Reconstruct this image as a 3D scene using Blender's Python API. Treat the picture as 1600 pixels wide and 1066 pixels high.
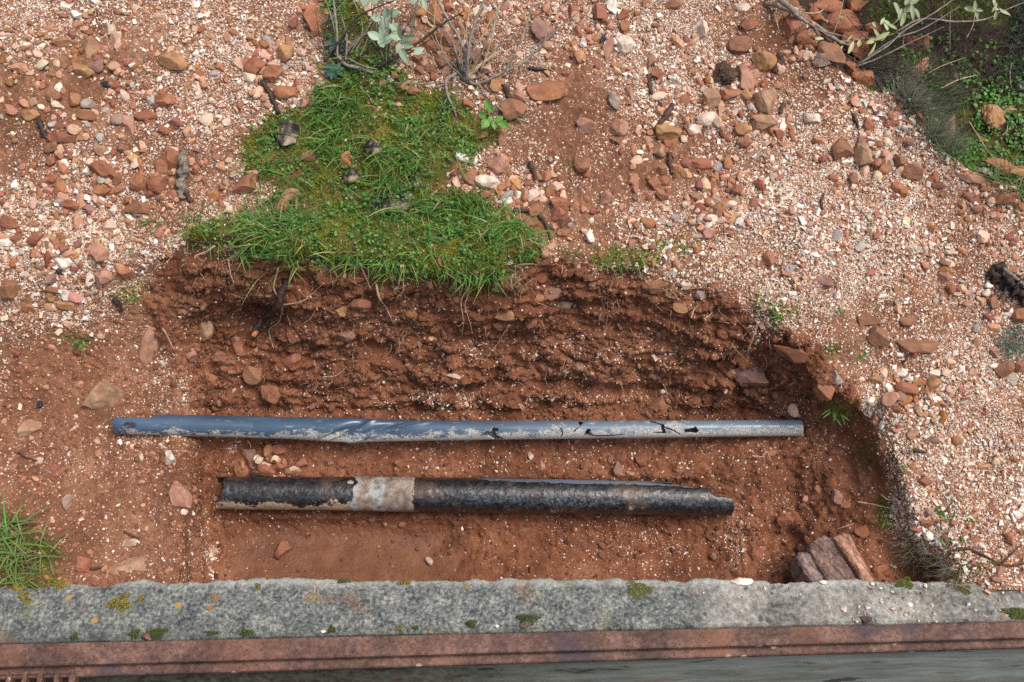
import bpy, math, random
import numpy as np
from math import radians, sin, cos, tan, atan, pi
from mathutils import Matrix, Vector

for o in list(bpy.data.objects):
    bpy.data.objects.remove(o)
S = bpy.context.scene
COL = S.collection
random.seed(7)
RNG = np.random.default_rng(11)

# ------------------------------------------------------------------ camera, sky, sun, exposure
CAM = np.array([0.0, -1.446, 1.724])
LENS, W0, H0 = 35.0, 1600, 1066
F = W0 * LENS / 36.0
PITCH = radians(50)
cd = bpy.data.cameras.new("camera"); cam = bpy.data.objects.new("camera", cd); COL.objects.link(cam)
cam.location = CAM; cam.rotation_euler = (radians(90) - PITCH, 0, 0)
cd.lens = LENS; cd.sensor_width = 36; cd.clip_start = 0.02; cd.clip_end = 300
S.camera = cam
SUN_EL, SUN_AZ = radians(64), radians(108)      # azimuth from +y (away from camera) towards +x
world = bpy.data.worlds.new("World"); S.world = world; world.use_nodes = True
wn = world.node_tree.nodes; wl = world.node_tree.links
sky = wn.new("ShaderNodeTexSky"); sky.sky_type = 'NISHITA'; sky.sun_disc = False
sky.sun_elevation = SUN_EL; sky.sun_rotation = SUN_AZ
sky.air_density = 1.0; sky.dust_density = 5.0; sky.ozone_density = 1.0
bg = wn["Background"]; bg.inputs["Strength"].default_value = 0.105
hs = wn.new("ShaderNodeHueSaturation"); hs.inputs["Saturation"].default_value = 0.5      # a thin white overcast
wl.new(sky.outputs[0], hs.inputs["Color"]); wl.new(hs.outputs[0], bg.inputs[0])
ld = bpy.data.lights.new("sun", 'SUN'); sun = bpy.data.objects.new("sun", ld); COL.objects.link(sun)
ld.energy = 1.5; ld.angle = radians(28); ld.color = (1.0, 0.92, 0.82)
sdir = Vector((sin(SUN_AZ) * cos(SUN_EL), cos(SUN_AZ) * cos(SUN_EL), sin(SUN_EL)))
sun.rotation_euler = sdir.to_track_quat('Z', 'Y').to_euler()
S.view_settings.view_transform = 'Standard'; S.view_settings.look = 'None'
S.view_settings.gamma = 1.0; S.view_settings.use_curve_mapping = False
S.view_settings.exposure = 0.76
S.cycles.max_bounces = 6; S.cycles.diffuse_bounces = 3; S.cycles.glossy_bounces = 2
S.cycles.transmission_bounces = 3; S.cycles.transparent_max_bounces = 4
S.cycles.use_denoising = False

# ------------------------------------------------------------------ camera mathematics (for placing)
FWD = np.array([0.0, cos(PITCH), -sin(PITCH)]); UPV = np.array([0.0, sin(PITCH), cos(PITCH)])
def project(P):
    d = np.asarray(P) - CAM
    dep = d @ FWD
    return W0 / 2 + F * d[..., 0] / dep, H0 / 2 - F * (d @ UPV) / dep, dep
def ray(px, py):
    px = np.asarray(px, float); py = np.asarray(py, float)
    return FWD + np.stack([(px - W0 / 2) / F, 0 * px, 0 * px], -1) + UPV * ((H0 / 2 - py) / F)[..., None]
def at_z(px, py, z):
    r = ray(px, py); return CAM + r * ((z - CAM[2]) / r[..., 2])[..., None]
def yz(py, z):
    p = PITCH + atan((py - H0 / 2) / F)
    return (CAM[1] + (CAM[2] - z) / tan(p), z)

# ------------------------------------------------------------------ noise
def _hash(ix, iy, iz, s):
    h = (ix.astype(np.int64) * 374761393 + iy.astype(np.int64) * 668265263 + iz.astype(np.int64) * 2147483647 + s * 974711) & 0xFFFFFFFF
    h = ((h ^ (h >> 13)) * 1274126177) & 0xFFFFFFFF
    h = (h ^ (h >> 16)) & 0xFFFFFFFF
    h = (h * 2246822519) & 0xFFFFFFFF
    h ^= h >> 15
    return h.astype(np.float64) / 4294967296.0
def vnoise(P, s=0):
    """smooth value noise, -1..1"""
    i = np.floor(P); f = P - i; f = f * f * f * (f * (f * 6 - 15) + 10)
    ix, iy, iz = i[..., 0], i[..., 1], i[..., 2]
    r = 0
    for dx in (0, 1):
        wx = f[..., 0] if dx else 1 - f[..., 0]
        for dy in (0, 1):
            wy = f[..., 1] if dy else 1 - f[..., 1]
            for dz in (0, 1):
                wz = f[..., 2] if dz else 1 - f[..., 2]
                r = r + wx * wy * wz * _hash(ix + dx, iy + dy, iz + dz, s)
    return r * 2 - 1
def fbm(P, octs=4, s=0, gain=0.5):
    a, t, r = 1.0, 0.0, 0
    P = np.array(P, float)
    for k in range(octs):
        r = r + a * vnoise(P, s + k); t += a; a *= gain; P = P * 2.03 + 17.3
    return r / t
def worley(P, s=0):
    """F1, F2, cell value"""
    i = np.floor(P)
    f1 = np.full(P.shape[:-1], 9.0); f2 = f1.copy(); cv = np.zeros(P.shape[:-1])
    for dx in (-1, 0, 1):
        for dy in (-1, 0, 1):
            for dz in (-1, 0, 1):
                c = i + np.array([dx, dy, dz])
                q = np.stack([_hash(c[..., 0], c[..., 1], c[..., 2], s + k) for k in (1, 2, 3)], -1)
                d = np.sqrt((((c + q) - P) ** 2).sum(-1))
                v = _hash(c[..., 0], c[..., 1], c[..., 2], s + 9)
                m = d < f1
                f2 = np.where(m, f1, np.minimum(f2, d)); cv = np.where(m, v, cv); f1 = np.where(m, d, f1)
    return f1, f2, cv
def sstep(a, b, x):
    t = np.clip((x - a) / (b - a), 0, 1); return t * t * (3 - 2 * t)
def poly_sd(px, py, poly):
    """signed distance in pixels, positive inside"""
    P = np.array(poly, float); d = np.full(px.shape, 1e9); ins = np.zeros(px.shape, bool)
    for k in range(len(P)):
        a, b = P[k], P[(k + 1) % len(P)]
        e = b - a; L = (e * e).sum() + 1e-9
        t = np.clip(((px - a[0]) * e[0] + (py - a[1]) * e[1]) / L, 0, 1)
        d = np.minimum(d, np.hypot(px - a[0] - t * e[0], py - a[1] - t * e[1]))
        c = ((a[1] > py) != (b[1] > py)) & (px < (b[0] - a[0]) * (py - a[1]) / (b[1] - a[1] + 1e-12) + a[0])
        ins ^= c
    return np.where(ins, d, -d)

# ------------------------------------------------------------------ mesh helpers
def mesh_np(name, V, Fc, smooth=False, col=None, attrs=None):
    """Fc: (n,k) array of equal-sized faces, or a list of such arrays"""
    V = np.asarray(V, np.float32)
    Fs = [np.asarray(f, np.int32) for f in (Fc if isinstance(Fc, list) else [Fc]) if len(f)]
    me = bpy.data.meshes.new(name)
    me.vertices.add(len(V)); me.vertices.foreach_set("co", V.ravel())
    nl = sum(f.size for f in Fs); npoly = sum(len(f) for f in Fs)
    me.loops.add(nl); me.polygons.add(npoly)
    me.loops.foreach_set("vertex_index", np.concatenate([f.ravel() for f in Fs]))
    tot = np.concatenate([np.full(len(f), f.shape[1], np.int32) for f in Fs])
    st = np.concatenate([[0], np.cumsum(tot)[:-1]]).astype(np.int32)
    me.polygons.foreach_set("loop_start", st)
    me.polygons.foreach_set("use_smooth", np.full(npoly, smooth, bool))
    if col is not None:
        a = me.color_attributes.new("col", 'FLOAT_COLOR', 'POINT')
        c = np.ones((len(V), 4), np.float32); c[:, :3] = col; a.data.foreach_set("color", c.ravel())
    for k, v in (attrs or {}).items():
        a = me.color_attributes.new(k, 'FLOAT_COLOR', 'POINT'); a.data.foreach_set("color", np.asarray(v, np.float32).ravel())
    me.update(calc_edges=True); me.validate(verbose=False)
    return me
def link(name, me, mat=None, parent=None, loc=None):
    o = bpy.data.objects.new(name, me); COL.objects.link(o)
    if mat is not None and me is not None and not me.materials: me.materials.append(mat)
    if loc is not None: o.location = loc
    if parent is not None:
        o.parent = parent; o.matrix_parent_inverse = parent_inv(parent)
    return o
def parent_inv(p):
    return Matrix.Translation(-Vector(p.location))
def tag(o, label, cat, group=None):
    o["label"] = label; o["category"] = cat
    if group: o["group"] = group
    return o
def empty(name, loc, label, cat, group=None):
    o = bpy.data.objects.new(name, None); COL.objects.link(o); o.location = loc; o.empty_display_size = 0.05
    return tag(o, label, cat, group)
_ico = {}
def ico(sub):
    if sub in _ico: return _ico[sub]
    t = (1 + 5 ** .5) / 2
    V = [(-1, t, 0), (1, t, 0), (-1, -t, 0), (1, -t, 0), (0, -1, t), (0, 1, t), (0, -1, -t), (0, 1, -t), (t, 0, -1), (t, 0, 1), (-t, 0, -1), (-t, 0, 1)]
    T = [(0, 11, 5), (0, 5, 1), (0, 1, 7), (0, 7, 10), (0, 10, 11), (1, 5, 9), (5, 11, 4), (11, 10, 2), (10, 7, 6), (7, 1, 8), (3, 9, 4), (3, 4, 2), (3, 2, 6), (3, 6, 8), (3, 8, 9), (4, 9, 5), (2, 4, 11), (6, 2, 10), (8, 6, 7), (9, 8, 1)]
    V = [np.array(v) / np.linalg.norm(v) for v in V]
    for _ in range(sub):
        mid = {}; N = []
        def m(a, b):
            k = (min(a, b), max(a, b))
            if k not in mid:
                v = V[a] + V[b]; V.append(v / np.linalg.norm(v)); mid[k] = len(V) - 1
            return mid[k]
        for a, b, c in T:
            x, y, z = m(a, b), m(b, c), m(c, a)
            N += [(a, x, z), (b, y, x), (c, z, y), (x, y, z)]
        T = N
    _ico[sub] = (np.array(V), np.array(T)); return _ico[sub]
def stone_shape(seed, sub=2, cuts=9, rough=0.06, depth=(0.55, 0.95)):
    r = np.random.default_rng(seed)
    V, T = ico(sub); V = V.copy()
    for _ in range(cuts):
        n = r.normal(size=3); n /= np.linalg.norm(n); d = r.uniform(*depth)
        over = V @ n - d
        V -= np.where(over > 0, over, 0)[:, None] * n
    V *= (1 + rough * fbm(V * 1.7 + seed * 3.7, 3, seed)[:, None] * 2)
    if sub >= 3: V *= (1 + rough * 0.45 * fbm(V * 7 + seed, 3, seed + 5)[:, None])
    lo, hi = V.min(0), V.max(0)
    return (V - (lo + hi) / 2) / (hi - lo) * 2, T
def tube(P, R, sides=8, cap=True, jitter=0.0, seed=0):
    P = np.array(P, float); n = len(P); R = np.broadcast_to(np.asarray(R, float), (n,))
    T = np.gradient(P, axis=0); T /= np.linalg.norm(T, axis=1)[:, None] + 1e-12
    u = np.cross(T[0], [0.31, 0.2, 0.93]); u /= np.linalg.norm(u)
    a = np.arange(sides) * 2 * pi / sides; V = []
    for k in range(n):
        u = u - T[k] * (u @ T[k]); u /= np.linalg.norm(u) + 1e-12
        v = np.cross(T[k], u)
        V.append(P[k] + R[k] * (np.cos(a)[:, None] * u + np.sin(a)[:, None] * v))
    V = np.concatenate(V)
    if jitter:
        C = np.repeat(P, sides, 0); w = fbm(V * 120 + seed, 2, seed) * jitter
        V = C + (V - C) * (1 + w[:, None])
    i = np.arange(n - 1)[:, None] * sides; j = np.arange(sides)[None]; jn = (j + 1) % sides
    Q = np.stack([i + j, i + jn, i + sides + jn, i + sides + j], -1).reshape(-1, 4)
    Fs = [Q]
    if cap:
        b = len(V); V = np.concatenate([V, P[:1], P[-1:]]); k = np.arange(sides)
        Fs.append(np.concatenate([np.stack([np.full(sides, b), (k + 1) % sides, k], -1), np.stack([np.full(sides, b + 1), (n - 1) * sides + k, (n - 1) * sides + (k + 1) % sides], -1)]))
    return V, Fs
def merge(parts):
    """[(V,[F...])] -> V,[quads,tris]"""
    Vs, off, by = [], 0, {}
    for V, Fs in parts:
        for f in (Fs if isinstance(Fs, list) else [Fs]):
            if len(f): by.setdefault(np.asarray(f).shape[1], []).append(np.asarray(f) + off)
        Vs.append(V); off += len(V)
    return np.concatenate(Vs), [np.concatenate(v) for v in by.values()]
def spline(pts, n):
    P = np.array(pts, float)
    if len(P) < 3: return P[0] + (P[-1] - P[0]) * np.linspace(0, 1, n)[:, None]
    Q = np.vstack([2 * P[0] - P[1], P, 2 * P[-1] - P[-2]])
    t = np.linspace(0, len(P) - 1 - 1e-6, n); i = t.astype(int); f = (t - i)[:, None]
    a, b, c, d = Q[i], Q[i + 1], Q[i + 2], Q[i + 3]
    return 0.5 * ((2 * b) + (-a + c) * f + (2 * a - 5 * b + 4 * c - d) * f ** 2 + (-a + 3 * b - 3 * c + d) * f ** 3)

# ------------------------------------------------------------------ materials
def new_mat(name, rough=0.8, spec=0.3):
    m = bpy.data.materials.new(name); m.use_nodes = True
    nt = m.node_tree; b = nt.nodes["Principled BSDF"]
    b.inputs["Roughness"].default_value = rough; b.inputs["Specular IOR Level"].default_value = spec
    return m, nt, b
class NB:
    """small node builder"""
    def __init__(s, nt): s.nt = nt; s.n = nt.nodes; s.l = nt.links
    def _set(s, sock, v):
        if hasattr(v, "is_linked") or isinstance(v, bpy.types.NodeSocket): s.l.new(v, sock)
        elif v is not None: sock.default_value = v
    def coord(s): return s.n.new("ShaderNodeTexCoord").outputs["Object"]
    def attr(s, name):
        a = s.n.new("ShaderNodeAttribute"); a.attribute_name = name; return a
    def mapping(s, v, scale=(1, 1, 1), rot=(0, 0, 0), loc=(0, 0, 0)):
        m = s.n.new("ShaderNodeMapping"); s.l.new(v, m.inputs[0]); m.inputs["Scale"].default_value = scale; m.inputs["Rotation"].default_value = rot
        m.inputs["Location"].default_value = loc; return m.outputs[0]
    def noise(s, v, scale, detail=4, rough=0.55, out="Fac", dist=0.0):
        t = s.n.new("ShaderNodeTexNoise"); s.l.new(v, t.inputs["Vector"]); t.inputs["Scale"].default_value = scale
        t.inputs["Detail"].default_value = detail; t.inputs["Roughness"].default_value = rough; t.inputs["Distortion"].default_value = dist; return t.outputs[out]
    def voro(s, v, scale, feature='F1', out=None, rand=1.0):
        t = s.n.new("ShaderNodeTexVoronoi"); t.feature = feature; s.l.new(v, t.inputs["Vector"]); t.inputs["Scale"].default_value = scale
        t.inputs["Randomness"].default_value = rand
        return t if out is None else t.outputs[out]
    def math(s, op, a, b=None, c=None, clamp=False):
        m = s.n.new("ShaderNodeMath"); m.operation = op; m.use_clamp = clamp
        for i, x in enumerate((a, b, c)): s._set(m.inputs[i], x)
        return m.outputs[0]
    def ramp(s, f, stops, interp='LINEAR'):
        r = s.n.new("ShaderNodeValToRGB"); r.color_ramp.interpolation = interp; e = r.color_ramp.elements
        while len(e) < len(stops): e.new(0.5)
        for k, (p, c) in enumerate(stops): e[k].position = p; e[k].color = (*c, 1) if not np.isscalar(c) else (c, c, c, 1)
        s.l.new(f, r.inputs[0]); return r.outputs[0]
    def rng(s, f, a, b, c=0.0, d=1.0):
        m = s.n.new("ShaderNodeMapRange"); m.interpolation_type = 'SMOOTHSTEP'
        s._set(m.inputs[0], f); s._set(m.inputs[1], a); s._set(m.inputs[2], b); s._set(m.inputs[3], c); s._set(m.inputs[4], d); return m.outputs[0]
    def mix(s, f, a, b, mode='MIX'):
        m = s.n.new("ShaderNodeMix"); m.data_type = 'RGBA'; m.blend_type = mode
        for sock, v in ((m.inputs[0], f), (m.inputs[6], a), (m.inputs[7], b)):
            if isinstance(v, tuple): v = (*v, 1)
            s._set(sock, v)
        return m.outputs[2]
    def sep(s, c):
        m = s.n.new("ShaderNodeSeparateColor"); s.l.new(c, m.inputs[0]); return m.outputs
    def sepxyz(s, c):
        m = s.n.new("ShaderNodeSeparateXYZ"); s.l.new(c, m.inputs[0]); return m.outputs
    def bump(s, h, strength=0.5, dist=0.01, normal=None):
        b = s.n.new("ShaderNodeBump"); b.inputs["Strength"].default_value = strength; b.inputs["Distance"].default_value = dist
        s.l.new(h, b.inputs["Height"])
        if normal is not None: s.l.new(normal, b.inputs["Normal"])
        return b.outputs[0]

def mat_ground():
    m, nt, b = new_mat("ground_soil", 0.85, 0.25); N = NB(nt); p = N.coord()
    mk = N.sep(N.attr("mask").outputs["Color"]); al = N.attr("mask").outputs["Alpha"]
    gravel, moss, humus, mud = mk[0], mk[1], mk[2], al
    n1 = N.noise(p, 7, 6, 0.6); n2 = N.noise(p, 60, 5, 0.65); n3 = N.noise(p, 260, 3, 0.6)
    s = N.math('ADD', N.math('MULTIPLY', n1, 0.45), N.math('ADD', N.math('MULTIPLY', n2, 0.35), N.math('MULTIPLY', n3, 0.2)))
    soil = N.ramp(s, [(0.34, (0.064, 0.0225, 0.0115)), (0.5, (0.178, 0.065, 0.031)), (0.64, (0.30, 0.130, 0.070))])
    dry = N.ramp(s, [(0.34, (0.078, 0.031, 0.016)), (0.5, (0.188, 0.085, 0.046)), (0.64, (0.33, 0.176, 0.107))])
    soil = N.mix(N.sep(N.attr("dry").outputs["Color"])[0], soil, dry)
    # fine pale grit in the soil
    vA = N.voro(p, 190); cA = N.sep(vA.outputs["Color"]); vB = N.voro(p, 420); cB = N.sep(vB.outputs["Color"])
    chipc = N.ramp(cA[1], [(0.0, (0.20, 0.075, 0.035)), (0.25, (0.36, 0.16, 0.09)), (0.5, (0.5, 0.29, 0.2)), (0.75, (0.66, 0.48, 0.37)), (1.0, (0.78, 0.68, 0.58))])
    chipd = N.ramp(cB[1], [(0.0, (0.24, 0.09, 0.045)), (0.4, (0.45, 0.22, 0.14)), (0.7, (0.64, 0.45, 0.35)), (1.0, (0.78, 0.68, 0.58))])
    clump = N.noise(p, 28, 3)
    gv = N.math('MULTIPLY', gravel, N.rng(clump, 0.3, 0.62, 0.55, 1.15))
    fA = N.math('MULTIPLY', N.math('LESS_THAN', cA[0], N.math('MULTIPLY', gv, 0.62)), N.math('LESS_THAN', vA.outputs["Distance"], 0.5))
    fB = N.math('MULTIPLY', N.math('LESS_THAN', cB[0], N.math('MULTIPLY', gv, 0.66)), N.math('LESS_THAN', vB.outputs["Distance"], 0.55))
    c = N.mix(N.math('MULTIPLY', fB, 0.9), soil, chipd); c = N.mix(fA, c, chipc)
    # smooth wet mud, humus (dark soil with the hollow's deep shade painted in), moss
    mudc = N.ramp(N.noise(p, 22, 5), [(0.3, (0.108, 0.042, 0.021)), (0.5, (0.150, 0.063, 0.032)), (0.7, (0.20, 0.088, 0.047))])
    c = N.mix(N.math('MULTIPLY', mud, 0.85), c, mudc)
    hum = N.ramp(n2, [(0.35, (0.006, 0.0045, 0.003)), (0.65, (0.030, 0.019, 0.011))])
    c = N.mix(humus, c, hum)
    mo = N.noise(p, 16, 4); mo2 = N.noise(p, 170, 3)
    mossc = N.mix(N.rng(mo, 0.45, 0.65), N.ramp(mo2, [(0.3, (0.02, 0.042, 0.005)), (0.7, (0.085, 0.15, 0.016))]), N.ramp(mo2, [(0.3, (0.06, 0.07, 0.006)), (0.7, (0.22, 0.23, 0.016))]))
    mf = N.math('MULTIPLY', moss, N.rng(N.noise(p, 45, 4), 0.36, 0.5))
    c = N.mix(mf, c, mossc)
    nt.links.new(c, b.inputs["Base Color"])
    rg = N.mix(mud, (0.85, 0.85, 0.85), (0.42, 0.42, 0.42)); nt.links.new(N.rng(n2, 0.2, 0.8, N.math('SUBTRACT', N.sep(rg)[0], 0.12), rg), b.inputs["Roughness"])
    h = N.math('ADD', N.math('MULTIPLY', N.math('SUBTRACT', 1.0, vA.outputs["Distance"]), N.math('ADD', N.math('MULTIPLY', fA, 0.9), 0.1)), N.math('ADD', N.math('MULTIPLY', N.math('MULTIPLY', fB, N.math('SUBTRACT', 1.0, vB.outputs["Distance"])), 0.5), N.math('MULTIPLY', N.noise(p, 150, 4, 0.65), 1.3)))
    nt.links.new(N.bump(N.math('MULTIPLY', h, N.math('SUBTRACT', 1.0, N.math('MULTIPLY', mud, 0.55))), 0.9, 0.0035), b.inputs["Normal"])
    return m
def mat_stone():
    m, nt, b = new_mat("stone", 0.75, 0.3); N = NB(nt); p = N.coord()
    oi = N.n.new("ShaderNodeObjectInfo"); rnd = N.n.new("ShaderNodeCombineXYZ")
    nt.links.new(N.math('MULTIPLY', oi.outputs["Random"], 37.0), rnd.inputs[0])
    va = N.n.new("ShaderNodeVectorMath"); nt.links.new(p, va.inputs[0]); nt.links.new(rnd.outputs[0], va.inputs[1]); q = va.outputs[0]
    n1 = N.noise(q, 42, 5, 0.62); n2 = N.noise(q, 130, 4, 0.6)
    base = oi.outputs["Color"]
    c = N.mix(0.85, base, N.ramp(n1, [(0.3, 0.55), (0.5, 0.95), (0.72, 1.4)]), 'MULTIPLY')
    c = N.mix(N.rng(N.noise(q, 30, 3), 0.45, 0.65, 0.1, 0.6), c, (0.24, 0.105, 0.06))      # red soil stuck to the stone
    c = N.mix(N.rng(n2, 0.64, 0.74, 0.0, 0.4), c, (0.55, 0.38, 0.28))
    c = N.mix(N.rng(n2, 0.36, 0.28, 0.0, 0.6), c, (0.06, 0.03, 0.018))
    nt.links.new(c, b.inputs["Base Color"])
    nt.links.new(N.bump(N.math('ADD', n1, N.math('MULTIPLY', n2, 0.3)), 0.7, 0.005), b.inputs["Normal"])
    return m
def mat_lichen_rock():
    m, nt, b = new_mat("lichen_rock", 0.85, 0.2); N = NB(nt); p = N.coord()
    n1 = N.noise(p, 55, 6, 0.65); n2 = N.noise(p, 22, 3)
    c = N.ramp(N.math('ADD', N.math('MULTIPLY', n1, 0.7), N.math('MULTIPLY', n2, 0.3)), [(0.42, (0.012, 0.011, 0.010)), (0.5, (0.06, 0.05, 0.042)), (0.56, (0.22, 0.17, 0.12)), (0.66, (0.38, 0.31, 0.25))])
    nt.links.new(c, b.inputs["Base Color"]); nt.links.new(N.bump(n1, 0.8, 0.006), b.inputs["Normal"]); return m
def mat_chips(name="gravel_chips", rough=0.8):
    m, nt, b = new_mat(name, rough, 0.3); N = NB(nt); p = N.coord()
    c = N.mix(0.6, N.attr("col").outputs["Color"], N.ramp(N.noise(p, 240, 3, 0.6), [(0.3, 0.6), (0.7, 1.3)]), 'MULTIPLY')
    nt.links.new(c, b.inputs["Base Color"]); nt.links.new(N.bump(N.noise(p, 380, 3), 0.4, 0.002), b.inputs["Normal"]); return m
def mat_leaf(name, trans=0.25, rough=0.55):
    m, nt, b = new_mat(name, rough, 0.3); N = NB(nt)
    c = N.attr("col").outputs["Color"]; nt.links.new(c, b.inputs["Base Color"])
    t = N.n.new("ShaderNodeBsdfTranslucent"); nt.links.new(c, t.inputs[0])
    mx = N.n.new("ShaderNodeMixShader"); mx.inputs[0].default_value = trans
    nt.links.new(b.outputs[0], mx.inputs[1]); nt.links.new(t.outputs[0], mx.inputs[2])
    nt.links.new(mx.outputs[0], N.n["Material Output"].inputs[0]); return m
def mat_wood(name, dark, lit, scale=40, rough=0.8):  # grain noise blends a dark and a paler wood tone
    m, nt, b = new_mat(name, rough, 0.25); N = NB(nt); p = N.coord()
    n = N.noise(p, scale * 3, 5, 0.65); n2 = N.noise(p, scale, 3)
    c = N.ramp(N.math('ADD', N.math('MULTIPLY', n, 0.6), N.math('MULTIPLY', n2, 0.4)), [(0.36, dark), (0.64, lit)])
    nt.links.new(c, b.inputs["Base Color"]); nt.links.new(N.bump(n, 0.7, 0.003), b.inputs["Normal"]); return m

# ================================================================== GROUND
# cross sections of the dug bank: (image column of the section, [(row, height) ...]) from the hill top down to the kerb
def sec(*rows): return [yz(*r) if r[0] != 'y' else (r[1], r[2]) for r in rows]
HILL = (('y', 9.0, 4.0), ('y', 1.1, 0.86), (0, 0.56), (200, 0.427))
def side(a, b, c, d, e, f, g):
    return sec(*HILL, (400, a), (450, b), (540, c), (640, d), (720, e), (840, f), ('y', -0.615, g))
def cut(lip, zl, zu, zm, zb=-0.03, z7=-0.07, z8=-0.185, z9=-0.19, b=640):
    return sec(*HILL, (lip, zl), (lip + 34, zu), ((lip + 34 + b) / 2 - 6, zm), (b, zb), (720, z7), (845, z8), ('y', -0.64, z9))
SECS = [
    (-6000, side(.28, .24, .15, .06, .02, 0, -.02)), (-300, side(.28, .24, .15, .06, .02, 0, -.02)), (0, side(.28, .23, .13, .05, .01, -.005, -.03)),
    (150, side(.28, .22, .11, .03, -.005, -.02, -.04)), (235, side(.285, .21, .10, .02, -.005, -.02, -.045)),
    (282, side(.285, .22, .118, .028, .006, -.012, -.035)), (322, cut(388, .305, .25, .085, -.03, -.075, -.17, -.18)),
    (450, cut(388, .31, .265, .10)), (620, cut(402, .305, .255, .10)), (760, cut(425, .29, .24, .095)), (880, cut(398, .30, .25, .10)), (1000, cut(420, .285, .235, .095)),
    (1110, cut(440, .27, .225, .09)), (1180, cut(470, .25, .205, .085, -.015, -.05, -.15, -.16)), (1235, cut(512, .23, .18, .075, -.01, -.05, -.15, -.155, 650)),
    (1325, cut(600, .17, .13, .07, .015, -.01, -.085, -.10, 690)), 
    (1395, sec(*HILL, (520, .225), (610, .165), (660, .13), (705, .10), (745, .03), (845, -.06), ('y', -.62, -.09))),
    (1430, sec(*HILL, (420, .285), (560, .20), (700, .105), (800, .045), (845, .0), (875, -.04), ('y', -.62, -.09))),
    (1490, side(.295, .265, .205, .14, .09, .035, -.035)), (1560, side(.295, .265, .205, .14, .09, .03, .006)), (1700, side(.295, .265, .205, .14, .09, .03, .006)), (6000, side(.295, .265, .205, .14, .09, .03, .006)),
]
def build_ground():
    cpx = np.array([s[0] for s in SECS], float); ctl = np.array([s[1] for s in SECS])           # (nc,11,2)
    u = np.concatenate([np.linspace(-6000, -420, 24)[:-1], np.linspace(-420, -130, 30)[:-1], np.linspace(-130, 1730, 860), np.linspace(1730, 2020, 30)[1:], np.linspace(2020, 6000, 20)[1:]])
    nr = ctl.shape[1]
    R = np.stack([np.stack([np.interp(u, cpx, ctl[:, r, k]) for k in (0, 1)], -1) for r in range(nr)], 1)
    def blur(A, ax, sg):
        k = int(3 * sg); w = np.exp(-0.5 * (np.arange(-k, k + 1) / sg) ** 2); w /= w.sum()
        pad = [(0, 0)] * A.ndim; pad[ax] = (k, k); B = np.pad(A, pad, mode='edge'); out = 0; n = A.shape[ax]
        for i, ww in enumerate(w): out = out + ww * np.take(B, range(i, i + n), axis=ax)
        return out
    R = blur(R, 0, 3.4)
    counts = [14, 34, 95, 95, 34, 62, 68, 50, 72, 44]
    T = np.concatenate([np.linspace(r, r + 1, c, endpoint=False) for r, c in enumerate(counts)] + [[nr - 1]])
    i = np.minimum(T.astype(int), nr - 2); f = (T - i)[None, :, None]
    YZ = R[:, i] * (1 - f) + R[:, i + 1] * f
    YZ[:, 40:] = blur(YZ, 1, 5.0)[:, 40:]
    Y, Z = YZ[..., 0], YZ[..., 1]
    dep = (Y - CAM[1]) * FWD[1] + (Z - CAM[2]) * FWD[2]; dep = np.clip(dep, 1.7, 2.75)
    X = (u[:, None] - W0 / 2) / F * dep
    B = np.stack([X, Y, Z], -1)
    px, py, _ = project(B)
    # the hollow behind the ridge of the spoil heap, top right
    wob = 14 * fbm(B * 14, 3, 3)
    ridge = [(1150, -900), (1215, -30), (1262, 50), (1300, 118), (1352, 150), (1394, 158), (1422, 178), (1442, 215), (1472, 255), (1500, 275), (1540, 296), (1600, 318), (2400, 520), (9000, 700), (9000, -900)]
    hol = poly_sd(px, py, ridge) + wob * 0.6
    Z2 = Z - 0.15 * sstep(0, 55, hol) - 0.05 * sstep(40, 160, hol) + 0.018 * np.exp(-(hol / 26.0) ** 2) * sstep(1150, 1300, px)
    B[..., 2] = Z2
    gu = np.gradient(B, axis=0); gv = np.gradient(B, axis=1); Nn = np.cross(gv, gu); Nn /= np.linalg.norm(Nn, axis=-1)[..., None] + 1e-12
    Nn *= np.sign((Nn * [0, -.5, .85]).sum(-1))[..., None]
    # --- masks
    w2 = 10 * fbm(B * 30, 3, 21)
    trench = poly_sd(px, py, [(215, 470), (255, 400), (300, 390), (400, 396), (560, 416), (700, 432), (760, 438), (840, 405), (900, 398), (960, 425), (1060, 440), (1150, 455), (1190, 520), (1270, 520), (1330, 605), (1400, 715), (1388, 800), (1420, 870), (1465, 905), (1465, 1100), (300, 1100), (305, 900), (325, 830), (300, 760), (310, 690), (295, 600), (262, 560), (240, 510)]) + w2 + 12 * fbm(B * 15, 3, 24) * sstep(1100, 1200, px)
    wall = poly_sd(px, py, [(285, 400), (400, 390), (560, 416), (700, 432), (760, 438), (840, 405), (900, 398), (960, 425), (1060, 440), (1150, 455), (1190, 520), (1270, 520), (1320, 600), (1300, 660), (1180, 655), (1000, 640), (800, 645), (400, 645), (320, 640), (300, 560)])
    left = poly_sd(px, py, [(-900, 600), (0, 575), (70, 520), (150, 500), (220, 440), (300, 430), (330, 700), (330, 1100), (-900, 1100)]) + 2 * w2
    grass = poly_sd(px, py, [(500, 40), (515, 130), (470, 165), (415, 185), (382, 210), (385, 265), (425, 300), (405, 338), (345, 350), (300, 352), (300, 380), (400, 398), (480, 405), (560, 418), (640, 420), (720, 442), (770, 440), (835, 405), (850, 385), (800, 350), (760, 300), (700, 290), (760, 240), (800, 200), (735, 160), (700, 140), (640, 130), (560, 0), (560, -300), (500, -300)]) + w2 + 16 * fbm(B * 17, 3, 23)
    fringe = np.maximum(poly_sd(px, py, [(870, 385), (960, 385), (1080, 368), (1100, 385), (1050, 412), (970, 432), (905, 410)]), poly_sd(px, py, [(1170, 470), (1215, 450), (1255, 490), (1215, 512)])) + w2
    corner = poly_sd(px, py, [(-400, 790), (30, 800), (95, 860), (110, 905), (90, 960), (-400, 960)]) + w2
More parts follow.
